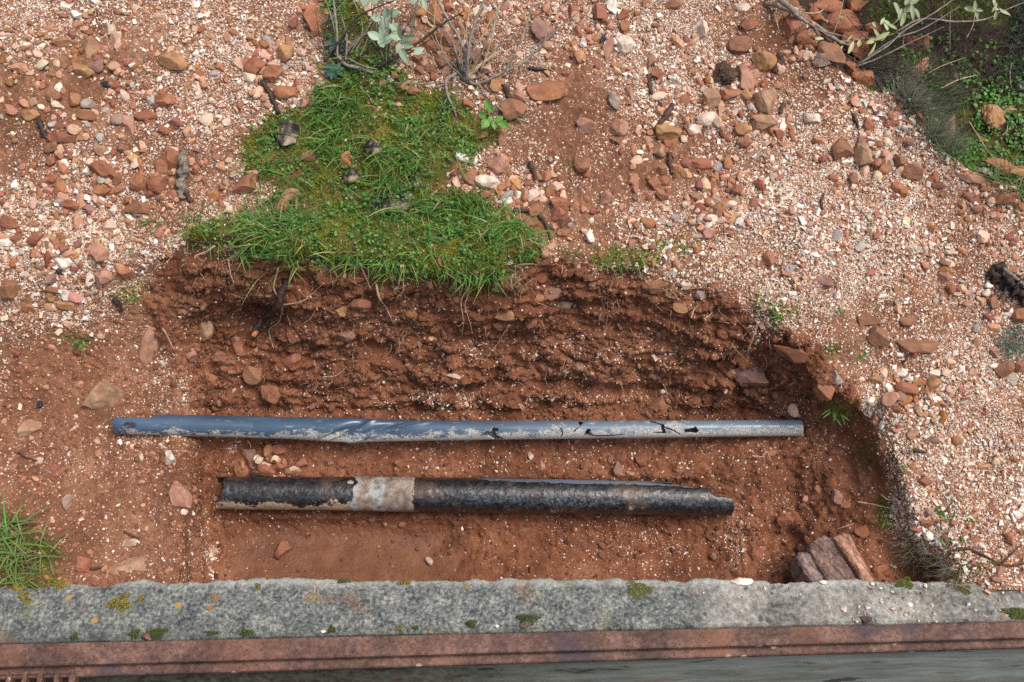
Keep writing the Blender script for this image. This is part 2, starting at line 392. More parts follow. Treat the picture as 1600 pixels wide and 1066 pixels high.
    mudp = poly_sd(px, py, [(352, 850), (420, 815), (560, 815), (690, 830), (720, 870), (700, 930), (360, 930)]) + w2
    mud = sstep(-28, 46, mudp + 14 * fbm(B * 12, 3, 22))
    G = 1.0 - 0.12 * np.zeros_like(px)
    lowf = fbm(B * 6.5, 3, 31)
    G = 0.60 + 0.95 * lowf
    def spot(cx, cy, r, a, ry=None):
        return a * np.exp(-(((px - cx) / r) ** 2 + ((py - cy) / (ry or r)) ** 2))
    for s in ((210, 60, 70, -.4), (875, 215, 70, -.55), (905, 175, 50, -.35), (40, 235, 70, -.45), (960, 310, 90, -.3), (1400, 445, 80, -.4), (1190, 60, 60, -.3), (1090, 410, 60, -.3), (1430, 600, 60, -.1), (210, 240, 70, -.25), (1330, 270, 40, -.3), (1160, 430, 60, -.25), (300, 260, 60, -.3), (140, 60, 50, -.15),
              (1260, 330, 150, .4), (60, 60, 70, .4), (100, 400, 110, .35), (370, 110, 60, .4), (1510, 760, 160, .45), (1370, 165, 80, .5), (1050, 60, 120, .3), (330, 40, 80, .3), (30, 330, 90, .35), (1210, 390, 100, .6), (1180, 330, 80, .3), (1250, 300, 60, .3)):
        G = G + spot(*s)
    G = np.clip(G, 0.1, 1.15)
    G *= 1 - sstep(-12, 14, trench) * 0.93
    G *= 1 - sstep(-20, 40, left) * 0.78
    G *= 1 - sstep(-10, 14, grass) * 0.88
    G *= 1 - sstep(-10, 10, fringe) * 0.15
    G *= 1 - sstep(-5, 12, hol) * 0.95
    G *= 1 - sstep(-10, 14, corner) * 0.9
    # pale grit lying inside the trench
    for s in ((260, 610, 26, .7, 45), (240, 690, 40, .7, 22), (365, 705, 14, .6, 16), (335, 800, 13, .6, 60), (325, 880, 12, .7, 30), (1235, 640, 22, .5, 24), (1075, 720, 110, .22, 24), (1150, 830, 26, .45, 40), (1000, 850, 70, .28, 30), (800, 625, 260, .35, 10), (680, 615, 60, .3, 18), (620, 500, 70, .3, 12), (850, 545, 70, .35, 14), (970, 545, 90, .25, 30), (740, 545, 60, .3, 12), (1255, 690, 40, .3, 30), (760, 715, 130, .14, 20), (1395, 745, 24, .3, 24)):
        G = G + spot(*s) * sstep(-0.35, 0.3, fbm(B * 38, 2, 61)) 
    G = np.clip(G, 0, 1.2) * (1 - 0.9 * mud)
    MO = np.maximum.reduce([sstep(-14, 16, grass) * (0.75 + 0.35 * fbm(B * 20, 2, 41)), 0.75 * sstep(-6, 10, fringe) * sstep(-.45, .25, fbm(B * 40, 2, 44)), 0.85 * sstep(-10, 12, corner) * sstep(-.3, .3, fbm(B * 24, 2, 42)),
                            sstep(10, 60, hol) * sstep(-0.25, 0.25, fbm(B * 9, 2, 43) + .12 + 0.4 * sstep(1430, 1520, px) * sstep(70, 180, py)) * 0.9 * sstep(1370, 1430, px)])
    for s in ((200, 455, 26, .6, 14), (110, 525, 24, .35, 14), (1310, 640, 16, .7, 16), (1385, 800, 14, .7, 22), (1432, 850, 20, .6, 16), (1350, 705, 14, .3), (1500, 888, 36, .6, 14), (1300, 545, 12, .4)):
        MO = np.maximum(MO, spot(*s))
    MO = np.clip(MO, 0, 1)
    HU = 0.9 * sstep(8, 40, hol) * np.clip(1.0 - sstep(60, 190, py) * 0.6 + 0.3 * fbm(B * 12, 2, 51), 0, 1)  # dark soil of the hollow, its deep shadow painted into the colour
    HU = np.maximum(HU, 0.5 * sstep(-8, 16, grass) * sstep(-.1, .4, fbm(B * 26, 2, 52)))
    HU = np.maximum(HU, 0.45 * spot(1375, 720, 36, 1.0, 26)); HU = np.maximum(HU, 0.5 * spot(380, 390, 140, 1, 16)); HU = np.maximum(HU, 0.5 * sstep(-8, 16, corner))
    # --- relief
    D = B
    inw = sstep(-14, 22, wall); intr = sstep(-12, 18, trench); q = D * np.array([1.0, 1.0, 1.9])
    f1, f2, cv = worley(q * 17 + 0.35 * fbm(D * 20, 2, 5)[..., None], 1)
    g1, g2, cv2 = worley(q * 42 + 0.4 * fbm(D * 40, 2, 6)[..., None], 2)
    h1, h2, cv3 = worley(D * 95, 3)
    clod = np.minimum(0.75 - f1, 0.42) * (0.2 + 1.1 * cv) * 0.052 + np.minimum(0.7 - g1, .45) * (0.2 + cv2) * 0.026 + (0.7 - h1) * cv3 * 0.0065
    layer = 0.016 * fbm(D * np.array([5, 3, 20]), 4, 71) + 0.014 * np.abs(fbm(D * np.array([10, 6, 34]), 3, 72)) + 0.008 * fbm(D * np.array([14, 10, 60]), 3, 73)
    rough = 0.007 * fbm(D * 9, 3, 81) + 0.008 * fbm(D * 34, 4, 82) + 0.0035 * fbm(D * 130, 3, 83)
    grav = 0.016 * fbm(D * 8, 3, 91) + (0.6 - g1) * cv2 * 0.007 + (0.6 - h1) * cv3 * 0.005 + 0.002 * fbm(D * 150, 2, 93)
    rill = 0.026 * fbm(D * np.array([15, 5, 5]) + 0.9 * fbm(D * 9, 2, 96)[..., None], 4, 95) * sstep(1140, 1220, px) * (1 - sstep(1370, 1420, px))
    clod = clod * np.clip(0.75 + 0.9 * fbm(D * 7, 2, 74), 0.25, 1.4)
    soil_h = rough + inw * (clod + layer) + (1 - inw) * (0.35 * clod + rill)
    flat_m = mud * 0.86
    disp = 0.022 * fbm(D * 14, 3, 98) * np.exp(-(trench / 28.0) ** 2) * sstep(1120, 1220, px) + (intr * soil_h + (1 - intr) * grav) * (1 - flat_m)
    # hollows under the turf, dents seen in the bank
    for cx, cy, r, ry, a in ((395, 500, 38, 24, -.075), (330, 560, 16, 40, -.02), (322, 790, 10, 70, -.012), (440, 430, 40, 20, -.025), (715, 445, 22, 18, -.03), (490, 560, 40, 20, -.02), (1290, 555, 50, 14, -.02), (965, 432, 40, 10, -.02), (1050, 610, 120, 10, -.022), (800, 600, 200, 8, -.015), (560, 640, 300, 9, -.012), (1140, 640, 70, 12, -.02), (1430, 895, 40, 26, -.06), (1205, 850, 22, 30, -.02), (1230, 720, 20, 40, -.015), (1350, 262, 40, 16, -.02), (450, 860, 22, 22, .006)):
        disp = disp + spot(cx, cy, r, a, ry)
    for cx0, cx1, yy, aa, ry in ((345, 1140, 806, .012, 9), (380, 1130, 742, .010, 10), (240, 1245, 694, .008, 8), (240, 1245, 648, .006, 8)):
        disp = disp + aa * sstep(cx0, cx0 + 40, px) * (1 - sstep(cx1 - 40, cx1, px)) * np.exp(-((py - yy) / ry) ** 2) * (0.5 + 0.8 * np.clip(fbm(B * 26, 3, 97) + .3, 0, 1))
    # the turf hangs over the cut edge
    disp = disp + 0.034 * sstep(-4, 16, grass) * sstep(320, 380, py) + 0.005 * sstep(-4, 12, fringe)
    disp = disp * sstep(9000, 2600, np.abs(px - 800) + 0 * py) * sstep(-1200, -300, py)
    P = B + Nn * disp[..., None]
    nu, nv = P.shape[:2]
    idx = np.arange(nu * nv).reshape(nu, nv)
    Q = np.stack([idx[:-1, :-1], idx[:-1, 1:], idx[1:, 1:], idx[1:, :-1]], -1).reshape(-1, 4)
    gu = np.gradient(P, axis=0); gv = np.gradient(P, axis=1); N2 = np.cross(gv, gu); N2 /= np.linalg.norm(N2, axis=-1)[..., None] + 1e-12
    if (N2 * Nn).sum() < 0: N2 = -N2
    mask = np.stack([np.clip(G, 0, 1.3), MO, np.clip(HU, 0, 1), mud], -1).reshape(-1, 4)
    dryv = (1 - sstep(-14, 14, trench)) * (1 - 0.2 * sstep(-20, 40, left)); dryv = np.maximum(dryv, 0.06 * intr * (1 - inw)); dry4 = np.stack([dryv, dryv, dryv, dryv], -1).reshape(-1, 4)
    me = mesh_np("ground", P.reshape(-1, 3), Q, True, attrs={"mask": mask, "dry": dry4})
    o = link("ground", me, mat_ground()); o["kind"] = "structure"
    o.data.flip_normals() if False else None
    area = np.linalg.norm(np.cross(gu, gv), axis=-1)
    return dict(P=P.reshape(-1, 3), N=Nn.reshape(-1, 3), N2=N2.reshape(-1, 3), G=G.ravel(), MO=MO.ravel(), HU=HU.ravel(), mud=mud.ravel(), area=area.ravel(), nu=nu, nv=nv,
                grass=grass.ravel(), fringe=fringe.ravel(), corner=corner.ravel(), hol=hol.ravel(), trench=trench.ravel(), wall=wall.ravel(), left=left.ravel())
GR = build_ground()
GPX, GPY, GDEP = project(GR["P"])
# raster of what the camera sees of the ground, for standing things on it
_c = 4; _ox, _oy, _w, _h = -320, -320, 560, 400
def _raster():
    ix = ((GPX - _ox) / _c).astype(int); iy = ((GPY - _oy) / _c).astype(int)
    ok = (ix >= 0) & (ix < _w) & (iy >= 0) & (iy < _h) & (GDEP > .3)
    ids = np.nonzero(ok)[0]; ids = ids[np.argsort(-GDEP[ids])]
    R = np.full((_h, _w), -1, np.int64); R[iy[ids], ix[ids]] = ids
    for _ in range(40):
        if (R >= 0).all(): break
        for dy, dx in ((0, 1), (0, -1), (1, 0), (-1, 0)):
            sft = np.roll(np.roll(R, dy, 0), dx, 1); R = np.where(R < 0, sft, R)
    return R
RAST = _raster()
def vid(px, py):
    return RAST[np.clip(((np.asarray(py) - _oy) / _c).astype(int), 0, _h - 1), np.clip(((np.asarray(px) - _ox) / _c).astype(int), 0, _w - 1)]
def at(px, py, lift=0.0, snap=True):
    """the point of the ground seen at a pixel, and the smooth ground normal there; lift moves it towards the viewer"""
    v = vid(px, py); d = GDEP[v]
    return CAM + ray(px, py) * np.asarray(d - lift)[..., None], GR["N"][v], d
def up_at(px, py, h=0.0):
    p, n, d = at(px, py); return p + np.array([0, 0, h])
def path(pts, lift=0.0, n=24):
    """pixel polyline [(x,y[,lift])] -> smooth 3-D polyline on the ground"""
    return spline([at(p[0], p[1], p[2] if len(p) > 2 else lift)[0] for p in pts], n)

# ================================================================== ROAD, KERB, DRAIN
def mat_concrete():
    m, nt, b = new_mat("lichen_concrete", 0.9, 0.2); N = NB(nt); p = N.coord(); x = N.sepxyz(p)
    n1 = N.noise(p, 26, 6, 0.62); n2 = N.noise(p, 95, 5, 0.65); n3 = N.noise(p, 9, 3)
    lich = N.ramp(N.math('ADD', N.math('MULTIPLY', n1, 0.34), N.math('MULTIPLY', N.noise(p, 150, 6, 0.72), 0.66)), [(0.41, (0.038, 0.045, 0.048)), (0.47, (0.098, 0.106, 0.104)), (0.53, (0.165, 0.17, 0.157)), (0.63, (0.35, 0.35, 0.32))])
    plain = N.ramp(N.math('ADD', N.math('MULTIPLY', n3, 0.5), N.math('MULTIPLY', n2, 0.5)), [(0.38, (0.075, 0.073, 0.068)), (0.49, (0.20, 0.192, 0.172)), (0.62, (0.38, 0.365, 0.335))])
    c = N.mix(N.rng(N.math('ADD', x[0], N.math('MULTIPLY', n1, 0.12)), 0.36, 0.46), lich, plain)
    v = N.voro(p, 62); sp = N.sep(v.outputs["Color"])
    c = N.mix(N.math('MULTIPLY', N.math('LESS_THAN', v.outputs["Distance"], N.math('MULTIPLY', sp[1], 0.52)), N.math('LESS_THAN', sp[0], 0.22)), c, (0.085, 0.092, 0.092))     # round dark lichens
    v2 = N.voro(p, 34); sp2 = N.sep(v2.outputs["Color"])
    c = N.mix(N.math('MULTIPLY', N.rng(N.math('ADD', v2.outputs["Distance"], N.math('MULTIPLY', n2, 0.4)), 0.48, 0.36), N.math('LESS_THAN', sp2[0], 0.06)), c, (0.33, 0.22, 0.08))   # ochre lichens
    back = N.rng(N.math('ADD', x[1], N.math('MULTIPLY', n2, 0.03)), -0.592, -0.570)
    c = N.mix(N.math('MULTIPLY', back, 0.55), c, (0.46, 0.46, 0.43))                                    # pale fresh broken edge
    front = N.rng(N.math('ADD', x[1], N.math('MULTIPLY', n1, 0.03)), -0.655, -0.70)
    c = N.mix(N.math('MULTIPLY', front, 0.6), c, (0.06, 0.068, 0.06))                                  # grime along the steel
    gr = N.rng(N.noise(p, 7.5, 4), 0.56, 0.68); c = N.mix(N.math('MULTIPLY', gr, 0.4), c, (0.15, 0.17, 0.07))   # algae
    red = N.rng(N.noise(N.mapping(p, (1, 1, 1), (0, 0, 0), (5, 0, 0)), 9, 4), 0.6, 0.72); c = N.mix(N.math('MULTIPLY', red, 0.35), c, (0.25, 0.13, 0.07))   # washed-on soil
    nt.links.new(c, b.inputs["Base Color"]); nt.links.new(N.bump(N.math('ADD', N.math('MULTIPLY', n2, 1.0), N.math('MULTIPLY', N.noise(p, 330, 3), 0.5)), 0.8, 0.004), b.inputs["Normal"]); return m
def mat_rust():
    m, nt, b = new_mat("rusty_steel", 0.72, 0.35); N = NB(nt); p = N.coord()
    n1 = N.noise(p, 14, 5, 0.6); n2 = N.noise(p, 120, 5, 0.7); n3 = N.noise(N.mapping(p, (1, 1, 1), (0, 0, 0), (3, 1, 0)), 5, 4)
    c = N.ramp(N.math('ADD', N.math('MULTIPLY', n1, 0.5), N.math('MULTIPLY', n2, 0.5)), [(0.38, (0.034, 0.020, 0.018)), (0.5, (0.105, 0.055, 0.043)), (0.62, (0.20, 0.115, 0.087))])
    c = N.mix(N.math('MULTIPLY', N.rng(n3, 0.50, 0.66, 0, 0.5), N.rng(N.sepxyz(p)[0], -0.1, 0.5, .35, 1.0)), c, (0.27, 0.115, 0.065))
    c = N.mix(N.rng(n3, 0.42, 0.34, 0, 0.7), c, (0.05, 0.035, 0.045))
    v = N.voro(p, 230); c = N.mix(N.math('MULTIPLY', N.math('LESS_THAN', v.outputs["Distance"], 0.3), N.math('LESS_THAN', N.sep(v.outputs["Color"])[0], 0.2)), c, (0.035, 0.02, 0.02))
    v = N.voro(p, 36); c = N.mix(N.math('MULTIPLY', N.rng(N.math('ADD', v.outputs["Distance"], N.math('MULTIPLY', n2, 0.5)), 0.5, 0.38), N.math('LESS_THAN', N.sep(v.outputs["Color"])[0], 0.1)), c, (0.42, 0.27, 0.2))
    nt.links.new(c, b.inputs["Base Color"]); nt.links.new(N.bump(n2, 0.6, 0.0015), b.inputs["Normal"]); return m
def front_y(px, which):
    l, r, z = {"A": (1007, 971.5, .004), "B": (1042, 996.5, .004), "C": (1060, 1010.5, -.014)}[which]
    return at_z(px, l + (r - l) * px / 1600.0, z)
def build_kerb():
    n = 900; pxs = np.linspace(-420, 2020, n)
    back = np.interp(pxs, [-420, 0, 60, 100, 160, 205, 260, 330, 420, 600, 800, 1000, 1040, 1100, 1180, 1230, 1290, 1400, 1470, 1560, 1600, 2020], [920, 916, 916, 908, 915, 903, 909, 906, 900.5, 905, 903, 902, 908, 902, 905, 909, 904, 906, 906, 911, 912, 915])
    s = np.stack([pxs * 0.02, 0 * pxs, 0 * pxs], -1); back = back + 3.4 * fbm(s * 2.2, 4, 3) + 1.6 * fbm(s * 9, 2, 4)
    Bk = at_z(pxs, back, 0.0); A = at_z(pxs, 1007 + (971.5 - 1007) * pxs / 1600.0, 0.0); A[:, 1] += 0.004
    rows = []
    for d, z in ((0.022, -.32), (0.015, -.12), (0.009, -.05), (0.004, -.022)): q = Bk.copy(); q[:, 1] += d; q[:, 2] = z; rows.append(q)
    for t in np.concatenate([[0, .015, .035], np.linspace(.06, .96, 52), [.98, 1.0]]):
        q = Bk * (1 - t) + A * t; q[:, 2] = -0.010 * np.exp(-t / 0.035) - 0.004 * sstep(.93, 1, np.array(t)); rows.append(q)
    for z in (-.02, -.32): q = A.copy(); q[:, 2] = z; rows.append(q)
    P = np.stack(rows, 1)
    h = 0.0035 * fbm(P * 22, 4, 7) + 0.0022 * fbm(P * 90, 3, 8)
    P[:, :, 2] += np.where(P[:, :, 2] > -.03, h, 0); P[:, :6, 1] += 0.006 * fbm(P[:, :6] * 40, 3, 9)
    nu, nv = P.shape[:2]; i = np.arange(nu * nv).reshape(nu, nv)
    Q = np.stack([i[:-1, :-1], i[1:, :-1], i[1:, 1:], i[:-1, 1:]], -1).reshape(-1, 4)
    o = link("concrete_kerb", mesh_np("concrete_kerb", P.reshape(-1, 3), Q, True), mat_concrete())
    tag(o, "grey concrete kerb mottled with dark and pale lichen along the front of the trench", "kerb"); return o
build_kerb()
RUST = mat_rust()
def prism(prof, y0f, x0, x1, n=60, bev=0):
    pass
def strip(rows, name, mat, parent, smooth=False):
    P = np.stack(rows, 1); nu, nv = P.shape[:2]; i = np.arange(nu * nv).reshape(nu, nv)
    Q = np.stack([i[:-1, :-1], i[1:, :-1], i[1:, 1:], i[:-1, 1:]], -1).reshape(-1, 4)
    return link(name, mesh_np(name, P.reshape(-1, 3), Q, smooth), mat, parent)
def build_drain():
    px = np.linspace(-420, 2020, 240)
    A, Bf, Cf = front_y(px, "A"), front_y(px, "B"), front_y(px, "C")
    def sh(P, dy, dz): q = P.copy(); q[:, 1] += dy; q[:, 2] += dz; return q
    root = empty("steel_channel", A[120], "long rusty steel angle frame along the front of the kerb", "drain channel")
    strip([sh(A, 0, -.03), sh(A, 0, 0), sh(A, -.0015, .0015), sh(Bf, .002, .0015), sh(Bf, 0, -.0005), sh(Bf, 0, -.007), sh(Bf, .008, -.008), sh(Bf, .008, -.03)], "top_flange", RUST, root)
    strip([sh(Bf, .006, -.0185), sh(Bf, .004, -.0165), sh(Cf, .002, -.0005), sh(Cf, 0, -.003), sh(Cf, 0, -.009), sh(Cf, .02, -.010)], "grate_ledge", RUST, root)
    m, nt, b = new_mat("wet_channel_concrete", 0.62, 0.3); N = NB(nt); p = N.coord(); x = N.sepxyz(p)
    st = N.mapping(p, (2.2, 1, 24), (0, radians(24), 0))
    n1 = N.noise(st, 2.2, 6, 0.65); n2 = N.noise(p, 70, 5, 0.6); n3 = N.noise(N.mapping(p, (3, 1, 14), (0, radians(-24), 0)), 3, 5, 0.6)
    dark = N.ramp(n2, [(0.35, (0.04, 0.04, 0.028)), (0.65, (0.13, 0.128, 0.095))])
    grey = N.ramp(n1, [(0.34, (0.16, 0.17, 0.14)), (0.5, (0.23, 0.25, 0.225)), (0.66, (0.31, 0.335, 0.31))])
    c = N.mix(N.rng(N.math('ADD', x[0], N.math('MULTIPLY', n3, 0.6)), -0.05, 0.75), dark, grey)
    c = N.mix(N.rng(n3, 0.62, 0.68, 0, 0.5), c, (0.16, 0.08, 0.03)); c = N.mix(N.rng(n3, 0.40, 0.34, 0, 0.75), c, (0.02, 0.018, 0.012)); c = N.mix(N.rng(N.math('ADD', x[2], N.math('MULTIPLY', n1, 0.08)), -.10, -.15, 0, .7), c, (0.20, 0.175, 0.12))
    nt.links.new(c, b.inputs["Base Color"]); nt.links.new(N.bump(n2, 0.3, 0.003), b.inputs["Normal"])
    D = sh(Cf, .012, -.012); E = D.copy(); E[:, 2] = -.42; E[:, 1] -= .05; G_ = E.copy(); G_[:, 1] = -1.12; H_ = G_.copy(); H_[:, 2] = -.012
    mid = [D * (1 - t) + E * t for t in np.linspace(0, 1, 24)]
    for k, q in enumerate(mid): q[:, 1] += 0.004 * fbm(q * 14, 3, 5)
    w = strip(mid, "channel_wall", m, None, True); w["kind"] = "structure"
    m2, nt2, b2 = new_mat("wet_floor", 0.3, 0.5); b2.inputs["Base Color"].default_value = (0.03, 0.03, 0.024, 1)
    w = strip([E, G_], "channel_floor", m2, None); w["kind"] = "structure"
    far = H_.copy(); far[:, 1] = -14
    m3, nt3, b3 = new_mat("asphalt", 0.9, 0.2); N3 = NB(nt3); nt3.links.new(N3.ramp(N3.noise(N3.coord(), 90, 4), [(0.3, (0.035, 0.035, 0.035)), (0.7, (0.085, 0.08, 0.075))]), b3.inputs["Base Color"])
    wide = np.stack([px * 0 + np.linspace(-14, 14, len(px)), px * 0 - 1.121, px * 0 - .012], -1); wf = wide.copy(); wf[:, 1] = -14
    w = strip([wide, wf], "road", m3, None); w["kind"] = "structure"
    # the cast grate at the left end
    g = empty("drain_grate", at_z(40, 1060, -.02), "rusty cast iron grate over the drain at its left end", "grate")
    def bar(a, bb, hw, z0, z1, name):
        a = np.array(a); bb = np.array(bb); d = bb - a; L = np.linalg.norm(d[:2]); t = np.array([-d[1], d[0], 0]) / L * hw
        k = np.linspace(0, 1, 12)[:, None]; c = a + (bb - a) * k; c[:, 2] = 0
        pr = [c - t + [0, 0, z0], c - t * .9 + [0, 0, z1 - .0012], c - t * .6 + [0, 0, z1], c + t * .6 + [0, 0, z1], c + t * .9 + [0, 0, z1 - .0012], c + t + [0, 0, z0]]
        P = np.stack(pr, 1); P += 0.0006 * fbm(P * 200, 2, 3)[..., None]
        nu, nv = P.shape[:2]; i = np.arange(nu * nv).reshape(nu, nv)
        Q = np.stack([i[:-1], i[1:], np.roll(i, -1, 1)[1:], np.roll(i, -1, 1)[:-1]], -1).reshape(-1, 4)
        caps = np.stack([i[0], i[-1][::-1]])
        return link(name, mesh_np(name, P.reshape(-1, 3), [Q, caps]), RUST, g)
    zt = -.0088
    bar(at_z(-300, 1059, zt), at_z(117, 1048.5, zt), .0042, zt - .02, zt, "frame")
    e0, e1 = at_z(113, 1049.5, zt), at_z(104, 1150, zt); e0[1] -= .004
    bar(e0, e1, .0065, zt - .02, zt - .0005, "frame")
    for k, (x0, x1) in enumerate(((88, 76), (62, 47), (38, 20), (14, -6), (-10, -32), (-34, -60), (-58, -88), (-82, -114), (-106, -142))):
        a = at_z(x0, 1051.5 - (x0 - 88) * .024, zt); bar(a, at_z(x1, 1150, zt), .0048, zt - .02, zt - .001, "bar")
build_drain()

# ================================================================== PIPES
def sweep(px0, px1, NL, NA, prof, zc):
    """pipe along x; prof(px) -> (centre row, radius in px, squash); returns V grid and pixel position of each ring"""
    pxs = np.linspace(px0, px1, NL); cy, rp, sq = prof(pxs)
    z = zc(pxs); C = at_z(pxs, cy, z); dep = (C - CAM) @ FWD; r = rp * dep / F
    a = np.arange(NA) * 2 * pi / NA
    Y = C[:, 1][:, None] + r[:, None] * (np.cos(a) * UPV[1])[None] + (r * sq)[:, None] * (-np.sin(a) * FWD[1])[None]
    Z = C[:, 2][:, None] + r[:, None] * (np.cos(a) * UPV[2])[None] + (r * sq)[:, None] * (-np.sin(a) * FWD[2])[None]
    X = np.repeat(C[:, 0][:, None], NA, 1)
    return np.stack([X, Y, Z], -1), pxs, a, r
def grid_faces(NL, NA):
    i = np.arange(NL * NA).reshape(NL, NA); n = np.roll(i, -1, 1)
    return np.stack([i[:-1], n[:-1], n[1:], i[1:]], -1)
def mat_plastic():
    m, nt, b = new_mat("muddy_black_plastic", 0.3, 0.55); N = NB(nt); p = N.coord(); x = N.sepxyz(p)
    st = N.mapping(p, (0.6, 1, 1)); n1 = N.noise(st, 75, 6, 0.7); n2 = N.noise(N.mapping(p, (0.3, 1, 1)), 22, 4, 0.6); n3 = N.noise(p, 420, 3, 0.7)
    side = N.attr("ang").outputs["Color"]; sd = N.sep(side)
    cov = N.math('ADD', N.math('MULTIPLY', n1, 0.75), N.math('ADD', N.math('MULTIPLY', n2, 0.25), N.math('ADD', N.math('MULTIPLY', sd[0], 0.5), N.math('MULTIPLY', sd[1], 0.5))))
    dirt = N.rng(cov, 0.60, 0.70)
    dirt = N.math('MULTIPLY', dirt, N.rng(n3, 0.36, 0.5, 0.15, 1.0))
    base = N.ramp(n2, [(0.3, (0.028, 0.050, 0.085)), (0.7, (0.060, 0.105, 0.165))]); base = N.mix(N.rng(x[0], -0.25, 0.35), base, (0.13, 0.175, 0.225))
    c = N.mix(dirt, base, N.ramp(n3, [(0.3, (0.26, 0.235, 0.21)), (0.7, (0.52, 0.49, 0.455))]))
    scr = N.rng(N.noise(N.mapping(p, (0.12, 1, 1)), 260, 2, 0.5), 0.66, 0.70); c = N.mix(N.math('MULTIPLY', scr, 0.35), c, (0.35, 0.40, 0.46))
    nt.links.new(c, b.inputs["Base Color"]); nt.links.new(N.rng(dirt, 0, 1, 0.24, 0.85), b.inputs["Roughness"])
    nt.links.new(N.bump(N.math('ADD', dirt, N.math('MULTIPLY', n3, 0.3)), 0.5, 0.0012), b.inputs["Normal"]); return m
def ang_attr(V, pxs, a, dens):
    NL, NA = V.shape[:2]
    A = np.zeros((NL, NA, 4)); A[..., 3] = 1
    A[..., 0] = dens(pxs)[:, None]                                   # how much mud this stretch carries
    low = np.clip(-np.cos(a) * 0.75 + 0.25 * (np.abs(np.cos(a)) ** 6), -0.35, 1)
    A[..., 1] = low[None] * 0.46 + 0.02
    return A.reshape(-1, 4)
def build_upper_pipe():
    X = [176, 240, 330, 450, 515, 545, 590, 640, 760, 900, 1000, 1120, 1254]
    cyk = [663.5, 663.5, 665.5, 669, 671.5, 672.5, 673, 673, 672.5, 671.8, 671, 669.5, 668.5]; rk = [15, 16.6, 17, 17, 18.4, 19.8, 17.6, 16, 14.8, 14.2, 13.6, 13, 12.8]; sk = [1, 1, 1, 1, .8, .72, .75, .9, .95, 1, 1, 1, 1]
    def sm(v, x):
        d = np.linspace(100, 1330, 800); y = np.interp(d, X, v); w = np.exp(-.5 * (np.arange(-30, 31) / 11.) ** 2); w /= w.sum()
        return np.interp(x, d, np.convolve(np.pad(y, 30, mode='edge'), w, 'valid'))
    prof = lambda x: (sm(cyk, x), sm(rk, x), sm(sk, x))
    V, pxs, a, r = sweep(181, 1252, 840, 76, prof, lambda x: np.interp(x, [180, 400, 1252], [.036, .006, .002]))
    # kink and dents
    kx = np.exp(-((pxs[:, None] - 548 - 22 * np.cos(a)[None]) / 16) ** 2) * np.clip(np.sin(a), 0, 1)[None]
    C = V.mean(1, keepdims=True); V = C + (V - C) * (1 - 0.48 * kx[..., None] + 0.30 * np.roll(kx, 14, 0)[..., None] + 0.045 * fbm(V * np.array([7, 30, 30]), 3, 3)[..., None])
    rad = (V - C) / np.linalg.norm(V - C, axis=-1)[..., None]; s_ = np.cos(a)[None]; xx = pxs[:, None]
    cre = .0042 * np.exp(-((xx - 552 - 40 * s_) / 5) ** 2) - .0055 * np.exp(-((xx - 536 - 34 * s_) / 8) ** 2) - .004 * np.exp(-((xx - 580 - 52 * s_) / 12) ** 2) + .0025 * np.exp(-((xx - 610 - 70 * s_) / 8) ** 2)
    V = V + rad * (cre * np.clip(np.sin(a)[None] * 1.4, 0, 1))[..., None]
    end = sstep(0, 9, pxs - 181)[:, None, None] * .12 + .88; V = C + (V - C) * end
    Fq = grid_faces(840, 76); ctr = V.reshape(-1, 3)[Fq].mean(2)
    fx, fy, _ = project(ctr); front = np.sin(a + pi / 76)[None] > -0.15
    def H(poly): return poly_sd(fx, fy, poly)
    hole = (((fx - 202) / 10.5) ** 2 + ((fy - 665) / 5.8) ** 2 < 1)
    notch = (fy < 652.6 - 1.5 * sstep(186, 180, fx)) & (fx < 243 - (fy - 648) * 1.5)
    q = lambda ox, oy, pts: [(ox + x / 4, oy + y / 4) for x, y in pts]
    for poly in (q(520, 620, [(938, 240), (958, 218), (985, 226), (1002, 192), (1032, 197), (1032, 212), (1018, 222), (1022, 240), (1066, 262), (1010, 268), (975, 247)]),
                 q(880, 620, [(130, 238), (150, 203), (172, 203), (165, 224), (190, 238)]), q(880, 620, [(92, 150), (130, 156), (104, 182)]),
                 q(880, 620, [(755, 204), (815, 196), (824, 184), (832, 196), (848, 212), (832, 228), (760, 224)]), q(880, 620, [(612, 168), (630, 172), (640, 230), (618, 226)]),
                 q(880, 620, [(560, 224), (640, 222), (640, 232), (565, 231)])):
        hole |= H(poly) > -0.2
    crack = q(880, 620, [(490, 146), (560, 155), (612, 172), (645, 196), (690, 212), (725, 236)])
    for (x0, y0), (x1, y1) in zip(crack[:-1], crack[1:]):
        t = np.clip(((fx - x0) * (x1 - x0) + (fy - y0) * (y1 - y0)) / ((x1 - x0) ** 2 + (y1 - y0) ** 2), 0, 1)
        hole |= np.hypot(fx - x0 - t * (x1 - x0), fy - y0 - t * (y1 - y0)) < 1.15
    keep = ~(hole & front) & ~notch
    P = V.reshape(-1, 3); root = empty("plastic_pipe", P[:76].mean(0), "upper of two buried pipes, blue-black plastic with holes and smeared with pale mud", "pipe")
    me = mesh_np("pipe_wall", P, Fq[keep], True, attrs={"ang": ang_attr(V, pxs, a, lambda x: np.interp(x, [180, 330, 420, 520, 700, 800, 1252], [.0, .05, .10, .14, .17, .26, .28]))})
    PL = mat_plastic(); o = link("pipe_wall", me, PL, root)
    md = o.modifiers.new("thickness", 'SOLIDIFY'); md.thickness = 0.003; md.offset = -1 if True else 1; md.use_even_offset = False
    # grooves where the plastic has split but not opened: raised dark lips
    gm, nt, b = new_mat("split_edge_plastic", 0.5, 0.3); b.inputs["Base Color"].default_value = (0.008, 0.010, 0.014, 1)
    def on_pipe(px, py):
        v = np.hypot(fx - px, fy - py) + 1e3 * ~front; k = np.unravel_index(np.argmin(v), v.shape); return ctr[k]
